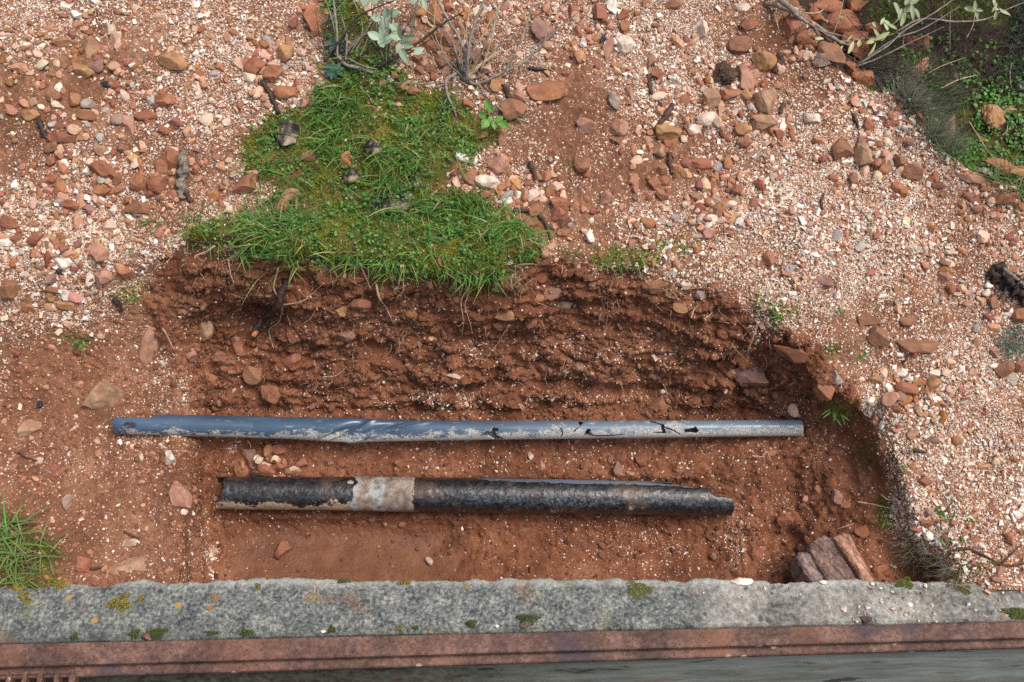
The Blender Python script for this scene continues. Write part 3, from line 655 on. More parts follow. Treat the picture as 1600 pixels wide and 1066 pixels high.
    for k, ln in enumerate((q(520, 620, [(1395, 175), (1430, 205), (1430, 240), (1390, 270)]), q(520, 620, [(1560, 175), (1510, 215), (1480, 262)]), q(880, 620, [(125, 236), (260, 242), (385, 232)]), q(880, 620, [(60, 262), (120, 240)]), q(520, 620, [(1060, 262), (960, 268), (880, 262)]))):
        P3 = spline([on_pipe(*z) for z in ln], 16); Vt, Ft = tube(P3, np.sin(np.linspace(.15, pi - .15, 16)) * .0013 + .0002, 5)
        link("split_lip", mesh_np("split_lip", Vt, Ft), gm, root)
build_upper_pipe()
def mat_crust():
    m, nt, b = new_mat("bitumen_crust", 0.45, 0.6); N = NB(nt); p = N.coord(); x = N.sepxyz(p)
    n1 = N.noise(p, 60, 6, 0.68); n2 = N.noise(p, 170, 5, 0.7); n3 = N.noise(N.mapping(p, (.6, 1, 1)), 16, 4)
    c = N.ramp(N.math('ADD', N.math('MULTIPLY', n1, 0.5), N.math('MULTIPLY', n2, 0.5)), [(0.38, (0.004, 0.004, 0.005)), (0.5, (0.016, 0.0145, 0.016)), (0.64, (0.055, 0.042, 0.036))])
    sd = N.sep(N.attr("ang").outputs["Color"])
    blue = N.math('MULTIPLY', N.rng(n2, 0.48, 0.60), N.math('MULTIPLY', sd[2], N.rng(n3, 0.36, 0.56))); c = N.mix(N.math('MULTIPLY', blue, 0.75), c, (0.12, 0.165, 0.22))
    c = N.mix(N.rng(n3, 0.56, 0.66, 0, 0.65), c, (0.085, 0.050, 0.032))
    mudl = N.rng(N.math('ADD', N.math('MULTIPLY', n1, 0.6), N.math('ADD', N.math('MULTIPLY', n2, 0.45), N.math('ADD', sd[1], N.math('MULTIPLY', N.math('SUBTRACT', n3, 0.5), 0.9)))), 0.74, 0.83)
    c = N.mix(N.math('MULTIPLY', mudl, 0.9), c, N.ramp(n2, [(0.3, (0.22, 0.15, 0.10)), (0.7, (0.5, 0.38, 0.29))]))
    nt.links.new(c, b.inputs["Base Color"]); nt.links.new(N.rng(n1, 0.3, 0.7, 0.14, 0.42), b.inputs["Roughness"])
    nt.links.new(N.bump(N.math('ADD', N.math('MULTIPLY', n1, 1.2), N.math('MULTIPLY', n2, 0.5)), 0.5, 0.0025), b.inputs["Normal"]); return m
def build_lower_pipe():
    cy = lambda x: np.interp(x, [340, 560, 800, 1000, 1150], [770, 771.5, 774.5, 777.5, 781.5]); rp = lambda x: np.interp(x, [340, 560, 740, 900, 1000, 1150], [25.5, 25.8, 27, 27, 26, 24.5])
    zc = lambda x: np.interp(x, [340, 1150], [-.086, -.094])
    NL, NA = 760, 84
    V, pxs, a, r = sweep(336, 1152, NL, NA, lambda x: (cy(x), rp(x), 1 + 0 * x), zc)
    C = V.mean(1, keepdims=True); V = C + (V - C) * (1 + 0.022 * fbm(V * 40, 4, 3)[..., None] + 0.02 * fbm(V * 120, 3, 13)[..., None])
    Fq = grid_faces(NL, NA); ctr = V.reshape(-1, 3)[Fq].mean(2); fx, fy, _ = project(ctr)
    front = np.sin(a + pi / NA)[None] > -0.2; s1 = np.stack([fx * .08, fy * .08, 0 * fx], -1); jag = 6.5 * fbm(s1 * 1.4, 4, 5)
    cutm = front & (fx < 350 - (fy - 745) * .24 + jag)                                    # slanted broken left end
    top = np.interp(fx, [700, 740, 760, 800, 900, 1000, 1060, 1075, 1108, 1116, 1122, 1140, 1152], [700, 747, 750, 753, 755.5, 757.5, 760, 761, 764, 773, 776, 778, 784]) + jag * .35
    cutm |= (fx > 740) & (fy < top) & (front | (fx > 1050))
    cutm |= (fx > 1149 - np.abs(fy - 784) * .25 + jag)
    root = empty("coated_pipe", C[0, 0], "lower and thicker of two buried pipes, black crusted coating split along its top", "pipe")
    def dens(x): return np.interp(x, [336, 400, 540, 560, 640, 660, 800, 1150], [.0, 0, 0, 0, 0, 0, 0, 0])
    A = ang_attr(V, pxs, a, dens)
    A[:, 1] = (np.interp(pxs, [336, 360, 540, 640, 660, 1150], [.42, .5, .46, .3, .12, .12])[:, None] * np.clip(-np.cos(a) * 1.0, -.2, 1)[None]).ravel()
    A[:, 2] = (np.interp(pxs, [336, 420, 560, 680, 760, 900, 1080, 1150], [.3, .5, .3, .3, .7, 1, .7, .3])[:, None] * np.exp(-((np.cos(a) - .0) / .42) ** 2)[None]).ravel()
    me = mesh_np("coating", V.reshape(-1, 3), Fq[~cutm], True, attrs={"ang": A}); o = link("coating", me, mat_crust(), root)
    md = o.modifiers.new("thickness", 'SOLIDIFY'); md.thickness = 0.003; md.offset = -1; md.use_even_offset = False
    # the plastic pipe inside, showing through the split
    V2, p2, a2, _ = sweep(360, 1098, 240, 40, lambda x: (cy(x), rp(x) - np.interp(x, [360, 700, 745, 900, 960, 1000, 1060, 1098], [3, 3, .7, .7, .9, 1.2, 4.5, 8]), 1 + 0 * x), zc)
    PL = bpy.data.materials["muddy_black_plastic"]
    link("inner_pipe", mesh_np("inner_pipe", V2.reshape(-1, 3), grid_faces(240, 40).reshape(-1, 4), True, attrs={"ang": ang_attr(V2, p2, a2, lambda x: 0 * x + .0)}), PL, root)
    # pale worn band where the coating has come off
    V3, p3, a3, _ = sweep(535, 649, 120, 84, lambda x: (cy(x), rp(x) + .8 - 0.5 * (np.abs(x - 592) > 54), 1 + 0 * x), zc)
    F3 = grid_faces(120, 84); c3 = V3.reshape(-1, 3)[F3].mean(2); x3, y3, _ = project(c3)
    V3 = V3.mean(1, keepdims=True) + (V3 - V3.mean(1, keepdims=True)) * (1 + .012 * fbm(V3 * 60, 3, 8)[..., None])
    kp = x3 > 553 + 16 * fbm(np.stack([x3 * .05, y3 * .09, 0 * x3], -1), 3, 9) + 0
    m, nt, b = new_mat("worn_band", 0.7, 0.3); N = NB(nt); p = N.coord(); x = N.sepxyz(p); n1 = N.noise(p, 60, 5, 0.7); n2 = N.noise(p, 190, 4, 0.7); n4 = N.noise(p, 24, 3)
    c = N.ramp(n1, [(0.38, (0.12, 0.085, 0.066)), (0.62, (0.31, 0.245, 0.205))])
    wob = N.math('MULTIPLY', N.math('SUBTRACT', n4, 0.5), 0.05); xx = N.math('ADD', x[0], wob)
    lab = N.math('ADD', N.math('MULTIPLY', N.rng(xx, -.345, -.338), N.rng(xx, -.312, -.318)), N.math('MULTIPLY', N.rng(xx, -.298, -.292), N.rng(xx, -.262, -.268)))
    c = N.mix(N.math('MULTIPLY', N.math('MULTIPLY', lab, N.rng(n1, 0.4, 0.55, .2, .8)), 0.9), c, (0.33, 0.365, 0.385))
    c = N.mix(N.math('MULTIPLY', N.rng(n2, 0.56, 0.64), N.math('MULTIPLY', N.rng(xx, -.325, -.314), N.rng(xx, -.282, -.294))), c, (0.33, 0.10, 0.035))
    c = N.mix(N.rng(n2, 0.40, 0.34, 0, .8), c, (0.05, 0.045, 0.045)); c = N.mix(N.rng(n1, 0.62, 0.70, 0, .7), c, (0.40, 0.20, 0.11))
    nt.links.new(c, b.inputs["Base Color"]); nt.links.new(N.bump(n2, 0.5, 0.0015), b.inputs["Normal"])
    o = link("worn_band", mesh_np("worn_band", V3.reshape(-1, 3), F3[kp], True), m, root); o["label"] = "pale worn band with rust flecks round the pipe"
build_lower_pipe()

# ================================================================== STONES ONE CAN TELL APART
PAL = {'o': (.36, .15, .07), 'r': (.29, .105, .06), 'p': (.46, .25, .18), 't': (.42, .27, .17), 'c': (.72, .61, .51), 'w': (.78, .72, .65), 'g': (.36, .32, .28), 'm': (.27, .165, .145), 'y': (.40, .225, .10), 'b': (.25, .125, .07), 'l': (.40, .42, .44), 'k': (.02, .022, .028)}
CNAME = {'o': 'orange-brown', 'r': 'red-brown', 'p': 'pinkish', 't': 'tan', 'c': 'cream', 'w': 'white', 'g': 'grey', 'm': 'mauve-brown', 'y': 'ochre', 'b': 'dark brown', 'l': 'blue-grey', 'k': 'black'}
# px, py, width, height, turn (degrees), colour, short name (own name, or None), [label]
STONES = [
 (855,143,66,42,6,'o',"big ochre-orange stone right of the seedling","big smooth ochre-orange stone lying on bare red soil right of the seedling"),
 (762,284,40,21,6,'c',"long cream pebble at the grass edge","long cream pebble lying at the right edge of the grass"),
 (711,268,31,25,0,'r',"rough red stone at the grass edge","rough red stone at the right edge of the grass beside the cream pebble"),
 (735,280,25,20,20,'b',None), (780,260,33,30,-20,'p',"pinkish stone above the cream pebble"),
 (542,250,23,26,10,'o',"orange stone in the middle of the grass","lone angular orange stone lying in the middle of the grass"),
 (454,306,30,24,-8,'t',"orange-tan stone on the turf lip","orange-tan stone in grass directly above the brick-shaped one"),
 (442,324,21,28,4,'r',"brick-shaped stone on the turf","upright brick-pink stone like a broken brick in the grass"),
 (481,245,24,16,0,'b',None), (385,290,42,28,-15,'r',"streaked red stone left of the grass","streaked red-brown slab at the left edge of the grass"), (390,275,22,16,20,'o',None),
 (101,67,40,18,-8,'y',"flat ochre stone with a dark hollow under it"), (143,77,29,33,30,'t',"tan angular stone right of the flat ochre one"), (132,111,42,28,8,'y',"olive-brown block below the tan angular stone"), (151,105,24,22,0,'m',None),
 (273,98,46,31,5,'y',"large ochre stone alone in the gravel left of the turf"), (260,157,29,21,-5,'o',"wedge-shaped orange stone below the large ochre one"),
 (400,106,31,29,5,'r',"square red stone left of the charred stick"), (429,117,34,29,-5,'o',"round orange stone at the top of the charred stick"), (446,145,37,26,-8,'o',"flat orange stone right of the charred stick"), (447,86,25,29,0,'y',"ochre stone above the round orange one"),
 (488,32,27,46,-12,'o',"tall orange stone under the dry twigs","tall orange-brown stone standing under the dry twigs left of the sage"), (492,52,16,18,0,'r',None),
 (49,181,31,20,8,'y',"olive-tan stone at the top of the small charred stick"), (228,181,38,19,3,'r',"low red-brown stone in the left gravel"), (184,188,20,18,0,'g',"pale grey rounded pebble left of centre of the left gravel"), (203,198,16,36,-8,'p',"tall narrow pale pink stone in the left gravel"),
 (138,164,22,17,0,'g',None), (84,152,25,17,0,'b',None), (137,181,31,18,10,'o',None), (99,216,42,18,5,'r',"long red-brown stone right of the small charred stick"), (159,235,22,19,0,'t',None), (160,266,43,29,10,'r',"big pinkish red stone in the left gravel","big flat pinkish red stone in the middle of the left gravel"),
 (218,287,28,27,0,'o',"round orange stone left of the weathered stump"), (245,290,30,29,0,'r',"red stone touching the left of the weathered stump"), (270,250,28,40,5,'r',"tall red stone behind the weathered stump"), (96,294,19,38,4,'o',"narrow upright orange stone in the left gravel","narrow orange-brown stone standing upright in the left gravel"), (108,320,36,18,8,'r',"low red stone under the upright orange one"),
 (138,328,22,17,0,'m',None), (216,323,46,33,-10,'b',"broad brown-red stone below the stump"), (162,297,27,21,0,'o',None), (15,348,26,22,0,'r',"red-brown stone at the far left edge of the gravel"), (253,262,20,22,0,'o',None),
 (191,149,14,9,0,'w',None), (177,329,13,17,0,'w',"oblong white chip in the left gravel"), (137,309,12,12,0,'w',None), (106,11,20,15,0,'w',"white stone near the top left corner"), (306,84,11,10,0,'w',None), (150,3,18,12,0,'w',None), (185,18,16,12,0,'y',None), (120,24,18,14,0,'w',None), (213,14,14,10,0,'c',None),
 (176,131,30,14,20,'r',"flat red tile-like stone right of the slate shard"),
 (693,97,31,21,10,'o',"pointed orange stone at the foot of the dry shrub"), (682,22,23,40,12,'o',"tall orange stone right of the sage"), (674,73,29,19,10,'o',None), (695,64,42,26,22,'o',"large orange-brown stone left of the dry shrub"), (846,49,32,40,-25,'m',"mauve-pink stone at the top behind the dry twigs"),
 (630,138,20,16,0,'o',"orange stone in moss right of the seed twig"), (647,142,17,14,0,'r',None), (597,129,12,16,-30,'p',None), (774,132,21,27,-20,'y',None), (802,176,42,34,5,'b',"brown stone in the seedling's shade","brown stone right behind the leaves of the broad-leaved seedling"), (809,153,27,22,10,'p',"pale pink stone below the big ochre-orange one"),
 (731,164,19,16,0,'r',None), (785,218,14,27,10,'b',"narrow brown stone below the seedling"), (753,213,18,12,0,'o',None), (740,90,22,28,0,'m',None), (655,110,16,14,0,'r',None), (672,108,16,14,0,'r',None), (663,100,12,13,0,'t',None), (677,118,12,18,0,'r',None), (651,93,16,12,0,'r',None), (655,79,13,12,0,'w',None),
 (873,322,31,27,10,'o',"orange stone above the curved root"), (882,345,30,25,0,'b',"brown stone in the bend of the curved root"), (823,348,27,18,0,'o',None), (792,317,13,12,0,'w',None), (845,302,14,9,0,'c',None), (851,390,18,28,5,'p',"oval pink stone under the curved root"), (835,330,20,18,0,'o',None), (856,300,18,22,0,'r',None), (760,305,18,14,0,'b',None), (789,308,16,14,0,'r',None),
 (937,21,21,29,-15,'r',None), (957,12,17,25,-20,'w',"bright white shard at the top edge","bright white shard at the top edge of the gravel"), (974,24,21,18,0,'r',None), (976,42,15,21,0,'o',None), (949,79,19,46,8,'p',"long pink stone below the slate chip"), (974,71,30,27,25,'c',"pale cream-pink stone right of the long pink one"),
 (1094,47,25,31,-5,'c',"large cream stone high on the right gravel"), (1170,40,29,19,0,'r',None), (1156,73,38,29,12,'b',"brown stone above the dark bark clump"), (1193,96,37,35,0,'y',"round ochre stone caked with soil","round ochre stone caked with soil on the upper right gravel"),
 (1019,97,14,23,8,'t',None), (1026,116,18,17,0,'r',None), (960,158,19,31,-8,'g',"olive grey oval pebble on bare soil"), (984,147,11,26,-5,'t',None), (1163,123,27,46,-18,'p',"pink kite-shaped slab right of the bark clump"), (1111,157,27,31,18,'t',"tan grey stone below the bark clump"), (1139,149,30,20,0,'o',"bright orange-red stone between the tan ones"), (1166,150,18,19,0,'y',None),
 (1197,160,34,42,-25,'t',"angular tan stone at the middle of the right heap","large angular tan stone at the right of the rubble heap"), (1192,196,38,31,12,'t',"blocky tan grey stone below the angular one"), (1160,203,27,23,0,'y',None), (1102,187,30,24,8,'c',"beige stone left of the blocky tan grey one"), (1086,203,22,16,0,'w',"white crumbly stone beside the beige one"), (1126,170,12,31,0,'t',None),
 (1043,206,38,33,-12,'y',"large ochre stone below the leaning bark"), (1030,236,26,24,0,'t',None), (965,201,35,24,10,'p',"pale tan stone on the bare slope"), (916,196,31,24,-5,'p',"tan pink stone sunk in the bare slope"), (964,221,23,14,0,'b',None), (910,258,27,29,0,'b',None), (1096,257,46,18,5,'r',"long flat red stone on the right gravel"), (1023,287,21,20,30,'o',None), (1035,306,21,20,0,'o',None), (1036,283,18,16,0,'r',None), (1033,265,18,18,0,'b',None),
 (1111,289,17,19,0,'o',None), (1107,317,17,15,0,'o',None), (1117,330,20,19,0,'b',None), (1094,326,17,17,0,'r',None), (1106,342,18,15,0,'m',None), (1089,309,23,17,0,'t',None), (1269,185,27,19,8,'c',"pale pink-white stone at the middle of the right slope"), (1057,150,12,15,0,'p',None), (1036,165,23,17,0,'m',"purple grey stone at the top of the leaning bark"), (949,309,23,21,0,'p',None), (1049,8,30,16,0,'b',None), (1160,12,24,14,0,'c',None),
 (1233,39,29,45,0,'r',"tall red-brown block on the ridge below the grey branch"), (1255,60,24,26,0,'r',"reddish block right of the tall one"), (1283,94,30,23,25,'g',"pale grey-brown stone on the gravel ridge"), (1298,87,50,32,40,'b',"long brown boulder leaning on the ridge","long brown boulder leaning on the gravel ridge below the grey branch"),
 (1291,8,62,26,0,'r',"red boulder at the very top beside the branch"), (1318,36,64,46,0,'r',"biggest red boulder on the ridge","biggest red boulder of the ridge under the crossing twigs"), (1274,27,30,28,10,'o',"orange-brown boulder under the grey branch"), (1333,70,46,58,0,'r',"tall rounded red boulder above the ridge"), (1363,50,30,26,0,'r',"small red boulder right of the biggest one"), (1340,8,34,26,0,'o',"ochre boulder at the top near the sage leaves"),
 (1330,108,26,22,0,'o',"small orange boulder at the ridge foot"), (1347,124,42,30,15,'o',"orange-brown boulder at the lower end of the boulder row"),
 (1431,67,46,25,15,'r',"dark red wedge-shaped stone in the hollow"), (1431,118,72,22,-56,'p',"long pale pink slab in the tussock","long pale pink slab leaning in the grey-green tussock"), (1484,203,60,20,-72,'p',"brown-pink upright slab at the tussock foot"), (1547,184,37,44,10,'y',"knobbly ochre stone on moss","knobbly ochre-brown stone standing on moss in the hollow"), (1572,173,22,16,-30,'t',"small pale stone right of the knobbly one"),
 (1560,261,48,26,20,'o',"orange-brown split stone at the hollow's rim"), (1588,270,54,20,-10,'y',"tan slab at the right edge of the hollow"), (1539,258,18,10,0,'l',"mottled blue-grey pebble in the hollow"), (1540,269,22,12,20,'l',"smooth light blue-grey pebble in the hollow"), (1534,221,15,13,0,'r',None), (1596,135,18,16,0,'l',None), (1492,120,12,10,0,'p',None),
 (1345,234,30,50,-15,'t',"long tan boulder low on the right slope","long tan boulder standing on the right slope over a dark hollow"), (1315,235,36,34,0,'b',"brown soil-caked boulder left of the long tan one"), (1358,197,20,27,0,'r',"red-brown block above the long tan boulder"), (1405,253,25,22,0,'b',None), (1380,265,20,18,0,'o',None), (1423,270,32,26,0,'b',"brown clod-like stone near the ridge"), (1520,280,54,15,14,'p',"long flat pink-tan slab on the rim","long flat pink-tan slab on the rim of the hollow"), (1437,187,14,25,-10,'r',None), (1419,222,17,15,0,'m',None), (1394,194,30,12,0,'r',None), (1361,222,13,16,0,'w',None), (1413,200,11,10,0,'l',None), (1332,280,14,22,0,'b',None), (1450,285,14,30,30,'r',None), (1565,310,50,18,-8,'r',"reddish slab below the tan one at the right"),
 (1290,440,25,20,10,'m',"mauve-tan oval stone on the right gravel"), (1476,412,20,15,0,'m',None), (1476,434,21,21,0,'p',"tan pink stone high on the right gravel near the log"), (1308,461,11,13,0,'w',None), (1436,541,62,25,-5,'b',"dark brown slab with an orange top","dark brown slab with an orange top lying on the right gravel"), (1356,499,36,23,0,'b',None), (1419,503,28,15,0,'b',None), (1370,527,36,28,20,'b',"flat brown stone sunk left of the dark slab"), (1409,582,17,14,0,'w',"white pebble on the right gravel"), (1366,592,25,16,0,'y',None), (1416,607,36,20,10,'r',"flat red-pink stone below the white pebble"), (1391,624,29,23,-20,'p',"tan pink stone beside the mauve one"), (1407,619,21,18,0,'m',None), (1458,601,21,24,20,'y',"ochre angular stone on the right gravel"),
 (1592,493,28,28,0,'o',"orange stone below the charred log"), (1577,489,21,13,-10,'w',"white oval pebble below the charred log"), (1551,473,16,22,0,'b',None), (1568,577,32,27,0,'b',"brown stone left of the fern-like plant"), (1581,592,18,21,0,'c',None), (1553,572,17,9,0,'w',None), (1591,573,18,18,0,'r',None), (1554,550,18,17,0,'p',None), (1545,445,15,12,0,'w',None), (1540,458,14,12,0,'c',None),
 (1305,592,23,26,-10,'l',"blue-white stone at the trench rim","pale blue-white stone wedged in the right rim of the trench"), (1287,611,32,28,0,'r',"red-brown stone left of the blue-white one"), (1171,586,58,44,10,'m',"large pale-faced rock in the back wall","large pale-faced rock set in the right end of the back wall"), (1236,553,60,26,-6,'r',"flat red rock in the back wall","flat red rock set high in the right end of the back wall"), (1494,688,21,15,0,'o',None), (1458,687,19,11,0,'m',None), (1425,679,21,18,0,'t',None), (1420,592,14,9,0,'c',None), (1462,625,16,12,0,'w',None),
 (158,395,30,32,-15,'p',"rounded pale pink stone in the left gravel"), (163,433,30,25,0,'p',"pink-brown stone under the rounded pale one"), (197,426,23,21,0,'r',"red-brown square stone by the small moss tuft"), (14,450,32,34,0,'b',"brown stone at the left edge below the gravel"), (23,373,25,18,-20,'r',None), (8,379,20,14,0,'w',"white block at the left edge"), (57,373,27,20,-20,'r',None), (54,395,19,15,0,'o',None), (80,437,19,24,0,'m',"mauve oval stone in the left gravel"), (80,462,15,24,10,'y',None), (103,460,16,17,0,'w',"white lump in the left gravel"), (45,482,21,15,15,'o',None), (106,477,30,17,0,'y',None), (110,409,18,13,0,'w',None), (40,429,16,10,0,'c',None), (61,418,16,10,0,'b',None),
 (234,540,34,72,12,'p',"white-faced rock in the left bank","tall rock with a white face sunk in the left bank"), (317,512,40,38,0,'t',"tan rock at the trench's left end","tan rock jutting from the left end of the back wall"), (163,622,48,52,35,'t',"triangular pale rock above the pipe end","triangular pale tan rock sunk in soil above the left pipe end"), (47,667,40,24,-30,'t',"flat tan rock in the left soil"), (20,730,15,12,0,'p',None), (105,784,15,28,10,'g',"pale upright pebble in the left soil"), (283,772,34,54,-25,'p',"pale pink rock in the left trench edge","pale pink rock sunk in the left edge of the trench"), (204,848,22,13,0,'c',"pale stone above the orange outcrop"), (267,716,21,21,15,'w',"white angular stone under the upper pipe","white angular stone on soil below the left end of the upper pipe"), (237,710,14,10,0,'t',None), (220,715,9,13,0,'c',None),
 (200,882,112,44,-6,'t',"orange outcrop by the kerb","broad orange rock outcrop with pale patches at the left behind the kerb"), (130,882,26,26,0,'r',None), 
 (419,704,15,21,0,'y',None), (391,716,22,30,-12,'m',"dark mauve pointed stone between the pipes"), (416,733,26,22,0,'r',"red wedge stone above the lower pipe"), (440,730,30,14,0,'r',None), (470,722,24,18,0,'r',None), (437,703,24,16,0,'r',None), (373,735,16,20,0,'o',None), (405,741,26,12,0,'k',None), (455,737,20,12,0,'b',None), (444,861,22,30,10,'r',"round clod half sunk in the mud","round red clod half sunk in the smooth mud"), (846,728,12,18,0,'p',None), (965,733,16,24,0,'m',None), (1002,720,20,20,0,'r',"square red clod between the pipes"), (985,740,14,8,0,'t',None),
 (1308,776,20,24,0,'p',"pale pinkish pebble in the right trench slope"), (1322,789,15,12,0,'o',None), (1347,831,22,20,0,'o',"orange stone above the split rock"), (1258,780,11,11,0,'p',None), (1227,812,26,25,0,'r',"red stone left of the pale pebble"), (1180,862,24,34,0,'r',None), (1450,818,24,15,15,'o',"orange stone on the lower right gravel"), (1443,752,20,15,20,'r',None), (1451,838,15,15,0,'w',"white pebble on the lower right gravel"), (1451,800,16,16,0,'g',None), (1375,890,26,16,0,'r',None), (1590,805,14,14,0,'w',None), (1560,905,20,10,0,'p',None), (1563,892,14,12,0,'p',None), (1495,690,18,16,0,'o',None),
 (533,486,28,17,0,'y',None), (791,492,36,18,8,'y',"ochre-cream stone in the back wall","flat ochre-cream stone set in the middle of the back wall"), (563,476,34,20,0,'r',None), (469,489,20,16,0,'o',None), (540,526,32,22,0,'m',"mauve flat stone in the back wall"), (709,588,24,9,0,'c',None), (423,617,32,30,0,'r',"round clod at the wall foot","round red clod at the left foot of the back wall"), (830,502,20,18,0,'r',None), (869,457,40,23,-8,'p',"flat pink stone high in the back wall","flat pink stone set high in the middle of the back wall"), (878,477,34,13,5,'g',"cream-grey stone under the flat pink one"), (1064,481,27,16,10,'y',None), (1072,447,18,12,0,'c',None), (1097,457,22,21,0,'g',"grey-tan rounded stone at the wall top"), (1023,449,40,22,0,'b',None), (1030,632,42,24,0,'b',"brown clod right at the wall foot"), (842,468,18,14,0,'o',None), (455,560,30,26,0,'r',None), (370,545,26,24,0,'r',None), (395,585,30,30,0,'b',None), (330,590,24,24,0,'o',None), (345,558,24,20,0,'b',None), (300,555,20,22,0,'p',None),
]
SM = mat_stone()
def frame_at(n, ang):
    n = n / np.linalg.norm(n); r = np.array([1.0, 0, 0]) - n * n[0]; r /= np.linalg.norm(r); u = np.cross(n, r)
    if u @ UPV < 0: u = -u
    a = radians(ang); e1 = r * cos(a) - u * sin(a); e2 = r * sin(a) + u * cos(a)
    return np.stack([e1, e2, n], 1)
_anchor = [(s[0], s[1], s[6]) for s in STONES if s[6]]
_used = set()
def where_label(px, py, w, h, c, noun="stone"):
    big = "small" if max(w, h) < 17 else ("mid-sized" if max(w, h) < 28 else "large")
    shp = "long " if max(w, h) > 1.75 * min(w, h) else ""
    for x, y, nm in sorted(_anchor, key=lambda q: math.hypot(q[0] - px, q[1] - py)):
        dx, dy = px - x, py - y
        if math.hypot(dx, dy) < 3: continue
        ax, ay = abs(dx), abs(dy)
        d = ("right of" if dx > 0 else "left of") if ax > 2 * ay else (("below" if dy > 0 else "above") if ay > 2 * ax else ("below and right of" if dx > 0 and dy > 0 else "below and left of" if dy > 0 else "above and right of" if dx > 0 else "above and left of"))
        t = f"{big} {shp}{CNAME[c]} {noun} {d} the {nm}"
        if len(t.split()) > 16: t = f"{CNAME[c]} {noun} {d} the {nm}"
        if t not in _used and len(t.split()) <= 16:
            _used.add(t); return t
def put_stone(k, px, py, w, h, ang, c, short, label=None, bury=0.22, sub=None, name="stone", dust=0.22):
    p, n, d = at(px, py); big = max(w, h)
    sub = (3 if big >= 18 else 2) if sub is None else sub
    V, T = stone_shape(1000 + k * 7, sub, 10, 0.06, (0.42, 0.88))
    if label and 'knobbly' in label: V, T = stone_shape(5, 4, 5, 0.17)
    a, b2 = w / 2 * d / F * 1.04, h / 2 * d / F * 1.04; cth = min(a, b2) * (0.85 if big < 60 else .6)
    M = frame_at(n, ang); P = (V * [a, b2, cth]) @ M.T
    me = mesh_np(name, P, T, False)
    o = link(name, me, SM, loc=p + n * cth * bury)
    r = np.random.default_rng(k); col = np.array(PAL[c]) * (1 - dust) + np.array([.20, .09, .052]) * dust * r.uniform(.85, 1.15) * (1 + r.normal(0, .04, 3)); o.color = (*np.clip(col, 0, .9), 1)
    if label is None:
        if short:
            label = short if len(short.split()) >= 4 else short
        else: label = where_label(px, py, w, h, c)
    o["label"] = label; o["category"] = "stone"; o["group"] = "loose stones in the gravel and soil"
    _used.add(label); return o
for k, s in enumerate(STONES):
    emb = GR["wall"][vid(s[0], s[1])] > 0 or s[0] < 330 and s[1] > 480
    put_stone(k, *s, bury=(-.55 if s[2] > 90 else 0.0 if emb else 0.2), dust=(.3 if emb else .0 if s[5] in 'wl' else .12 if s[5] == 'c' else .3))
hs = np.zeros(len(GPX))
for cx, cy, rx, ry, a in ((120, 150, 150, 120, .8), (180, 290, 160, 60, 1.0), (60, 400, 70, 60, .8), (440, 110, 60, 60, 1.1), (700, 60, 90, 80, 1.0), (880, 60, 120, 60, .6), (800, 310, 90, 50, 1.3), (880, 350, 60, 40, 1.0), (1040, 260, 70, 110, .9), (1140, 160, 110, 90, .8), (1110, 320, 60, 50, 1.1), (1270, 70, 60, 70, .9), (1370, 240, 70, 50, .6), (1420, 610, 80, 40, .6), (1500, 430, 120, 60, .5), (1560, 300, 60, 40, .8), (420, 725, 70, 20, .8), (300, 300, 60, 60, .8)):
    hs = np.maximum(hs, a * np.exp(-((GPX - cx) / rx) ** 2 - ((GPY - cy) / ry) ** 2))
HS = hs
# more loose stones, found by chance on the gravel, each its own object
def free_spots(n, rmin, seed):
    r = np.random.default_rng(seed); out = []
    taken = [(s[0], s[1], max(s[2], s[3]) / 2) for s in STONES]
    while len(out) < n:
        x, y = r.uniform(5, 1595), r.uniform(5, 890); v = vid(x, y)
        if GR["G"][v] < 0.3 or GR["trench"][v] > -5 or HS[v] < .45: continue
        q = 0.5 + 0.5 * vnoise(np.array([[x / 90., y / 90., 3.0]]), 5)[0]
        if r.random() > q: continue
        w = r.uniform(14, 24)
        if all(math.hypot(x - a, y - b) > c + w / 2 + 3 for a, b, c in taken):
            out.append((x, y, w)); taken.append((x, y, w / 2))
    return out
_r = np.random.default_rng(5)
_n_more = max(0, 288 - len(STONES))
for k, (x, y, w) in enumerate(free_spots(_n_more, 6, 77)):
    c = _r.choice(list("oorrbbptym"))
    h = w * _r.uniform(.6, .95); lab = where_label(x, y, w, h, c)
    put_stone(3000 + k, x, y, w, h, _r.uniform(-40, 40), c, None, lab)

# dark lichen-spotted rocks in the turf
LR = mat_lichen_rock()
for k, (x, y, w, h, a, lab) in enumerate([(449, 214, 36, 50, 12, "dark lichen-mottled rock at the left side of the grass"), (585, 233, 32, 28, 0, "dark mottled rock half hidden in the middle of the grass"), (547, 277, 26, 24, 0, "small dark grey rock below the lone orange stone in the grass"), (612, 319, 66, 38, -6, "large flat grey rock mottled with black lichen low in the grass"), (647, 284, 22, 24, 0, "small dark rock above the large flat mottled one")]):
    o = put_stone(6000 + k, x, y, w, h, a, 'g', None, lab, bury=0.1, name="rock"); o.data.materials.clear(); o.data.materials.append(LR); o["category"] = "rock"; o["group"] = "dark rocks in the grass"
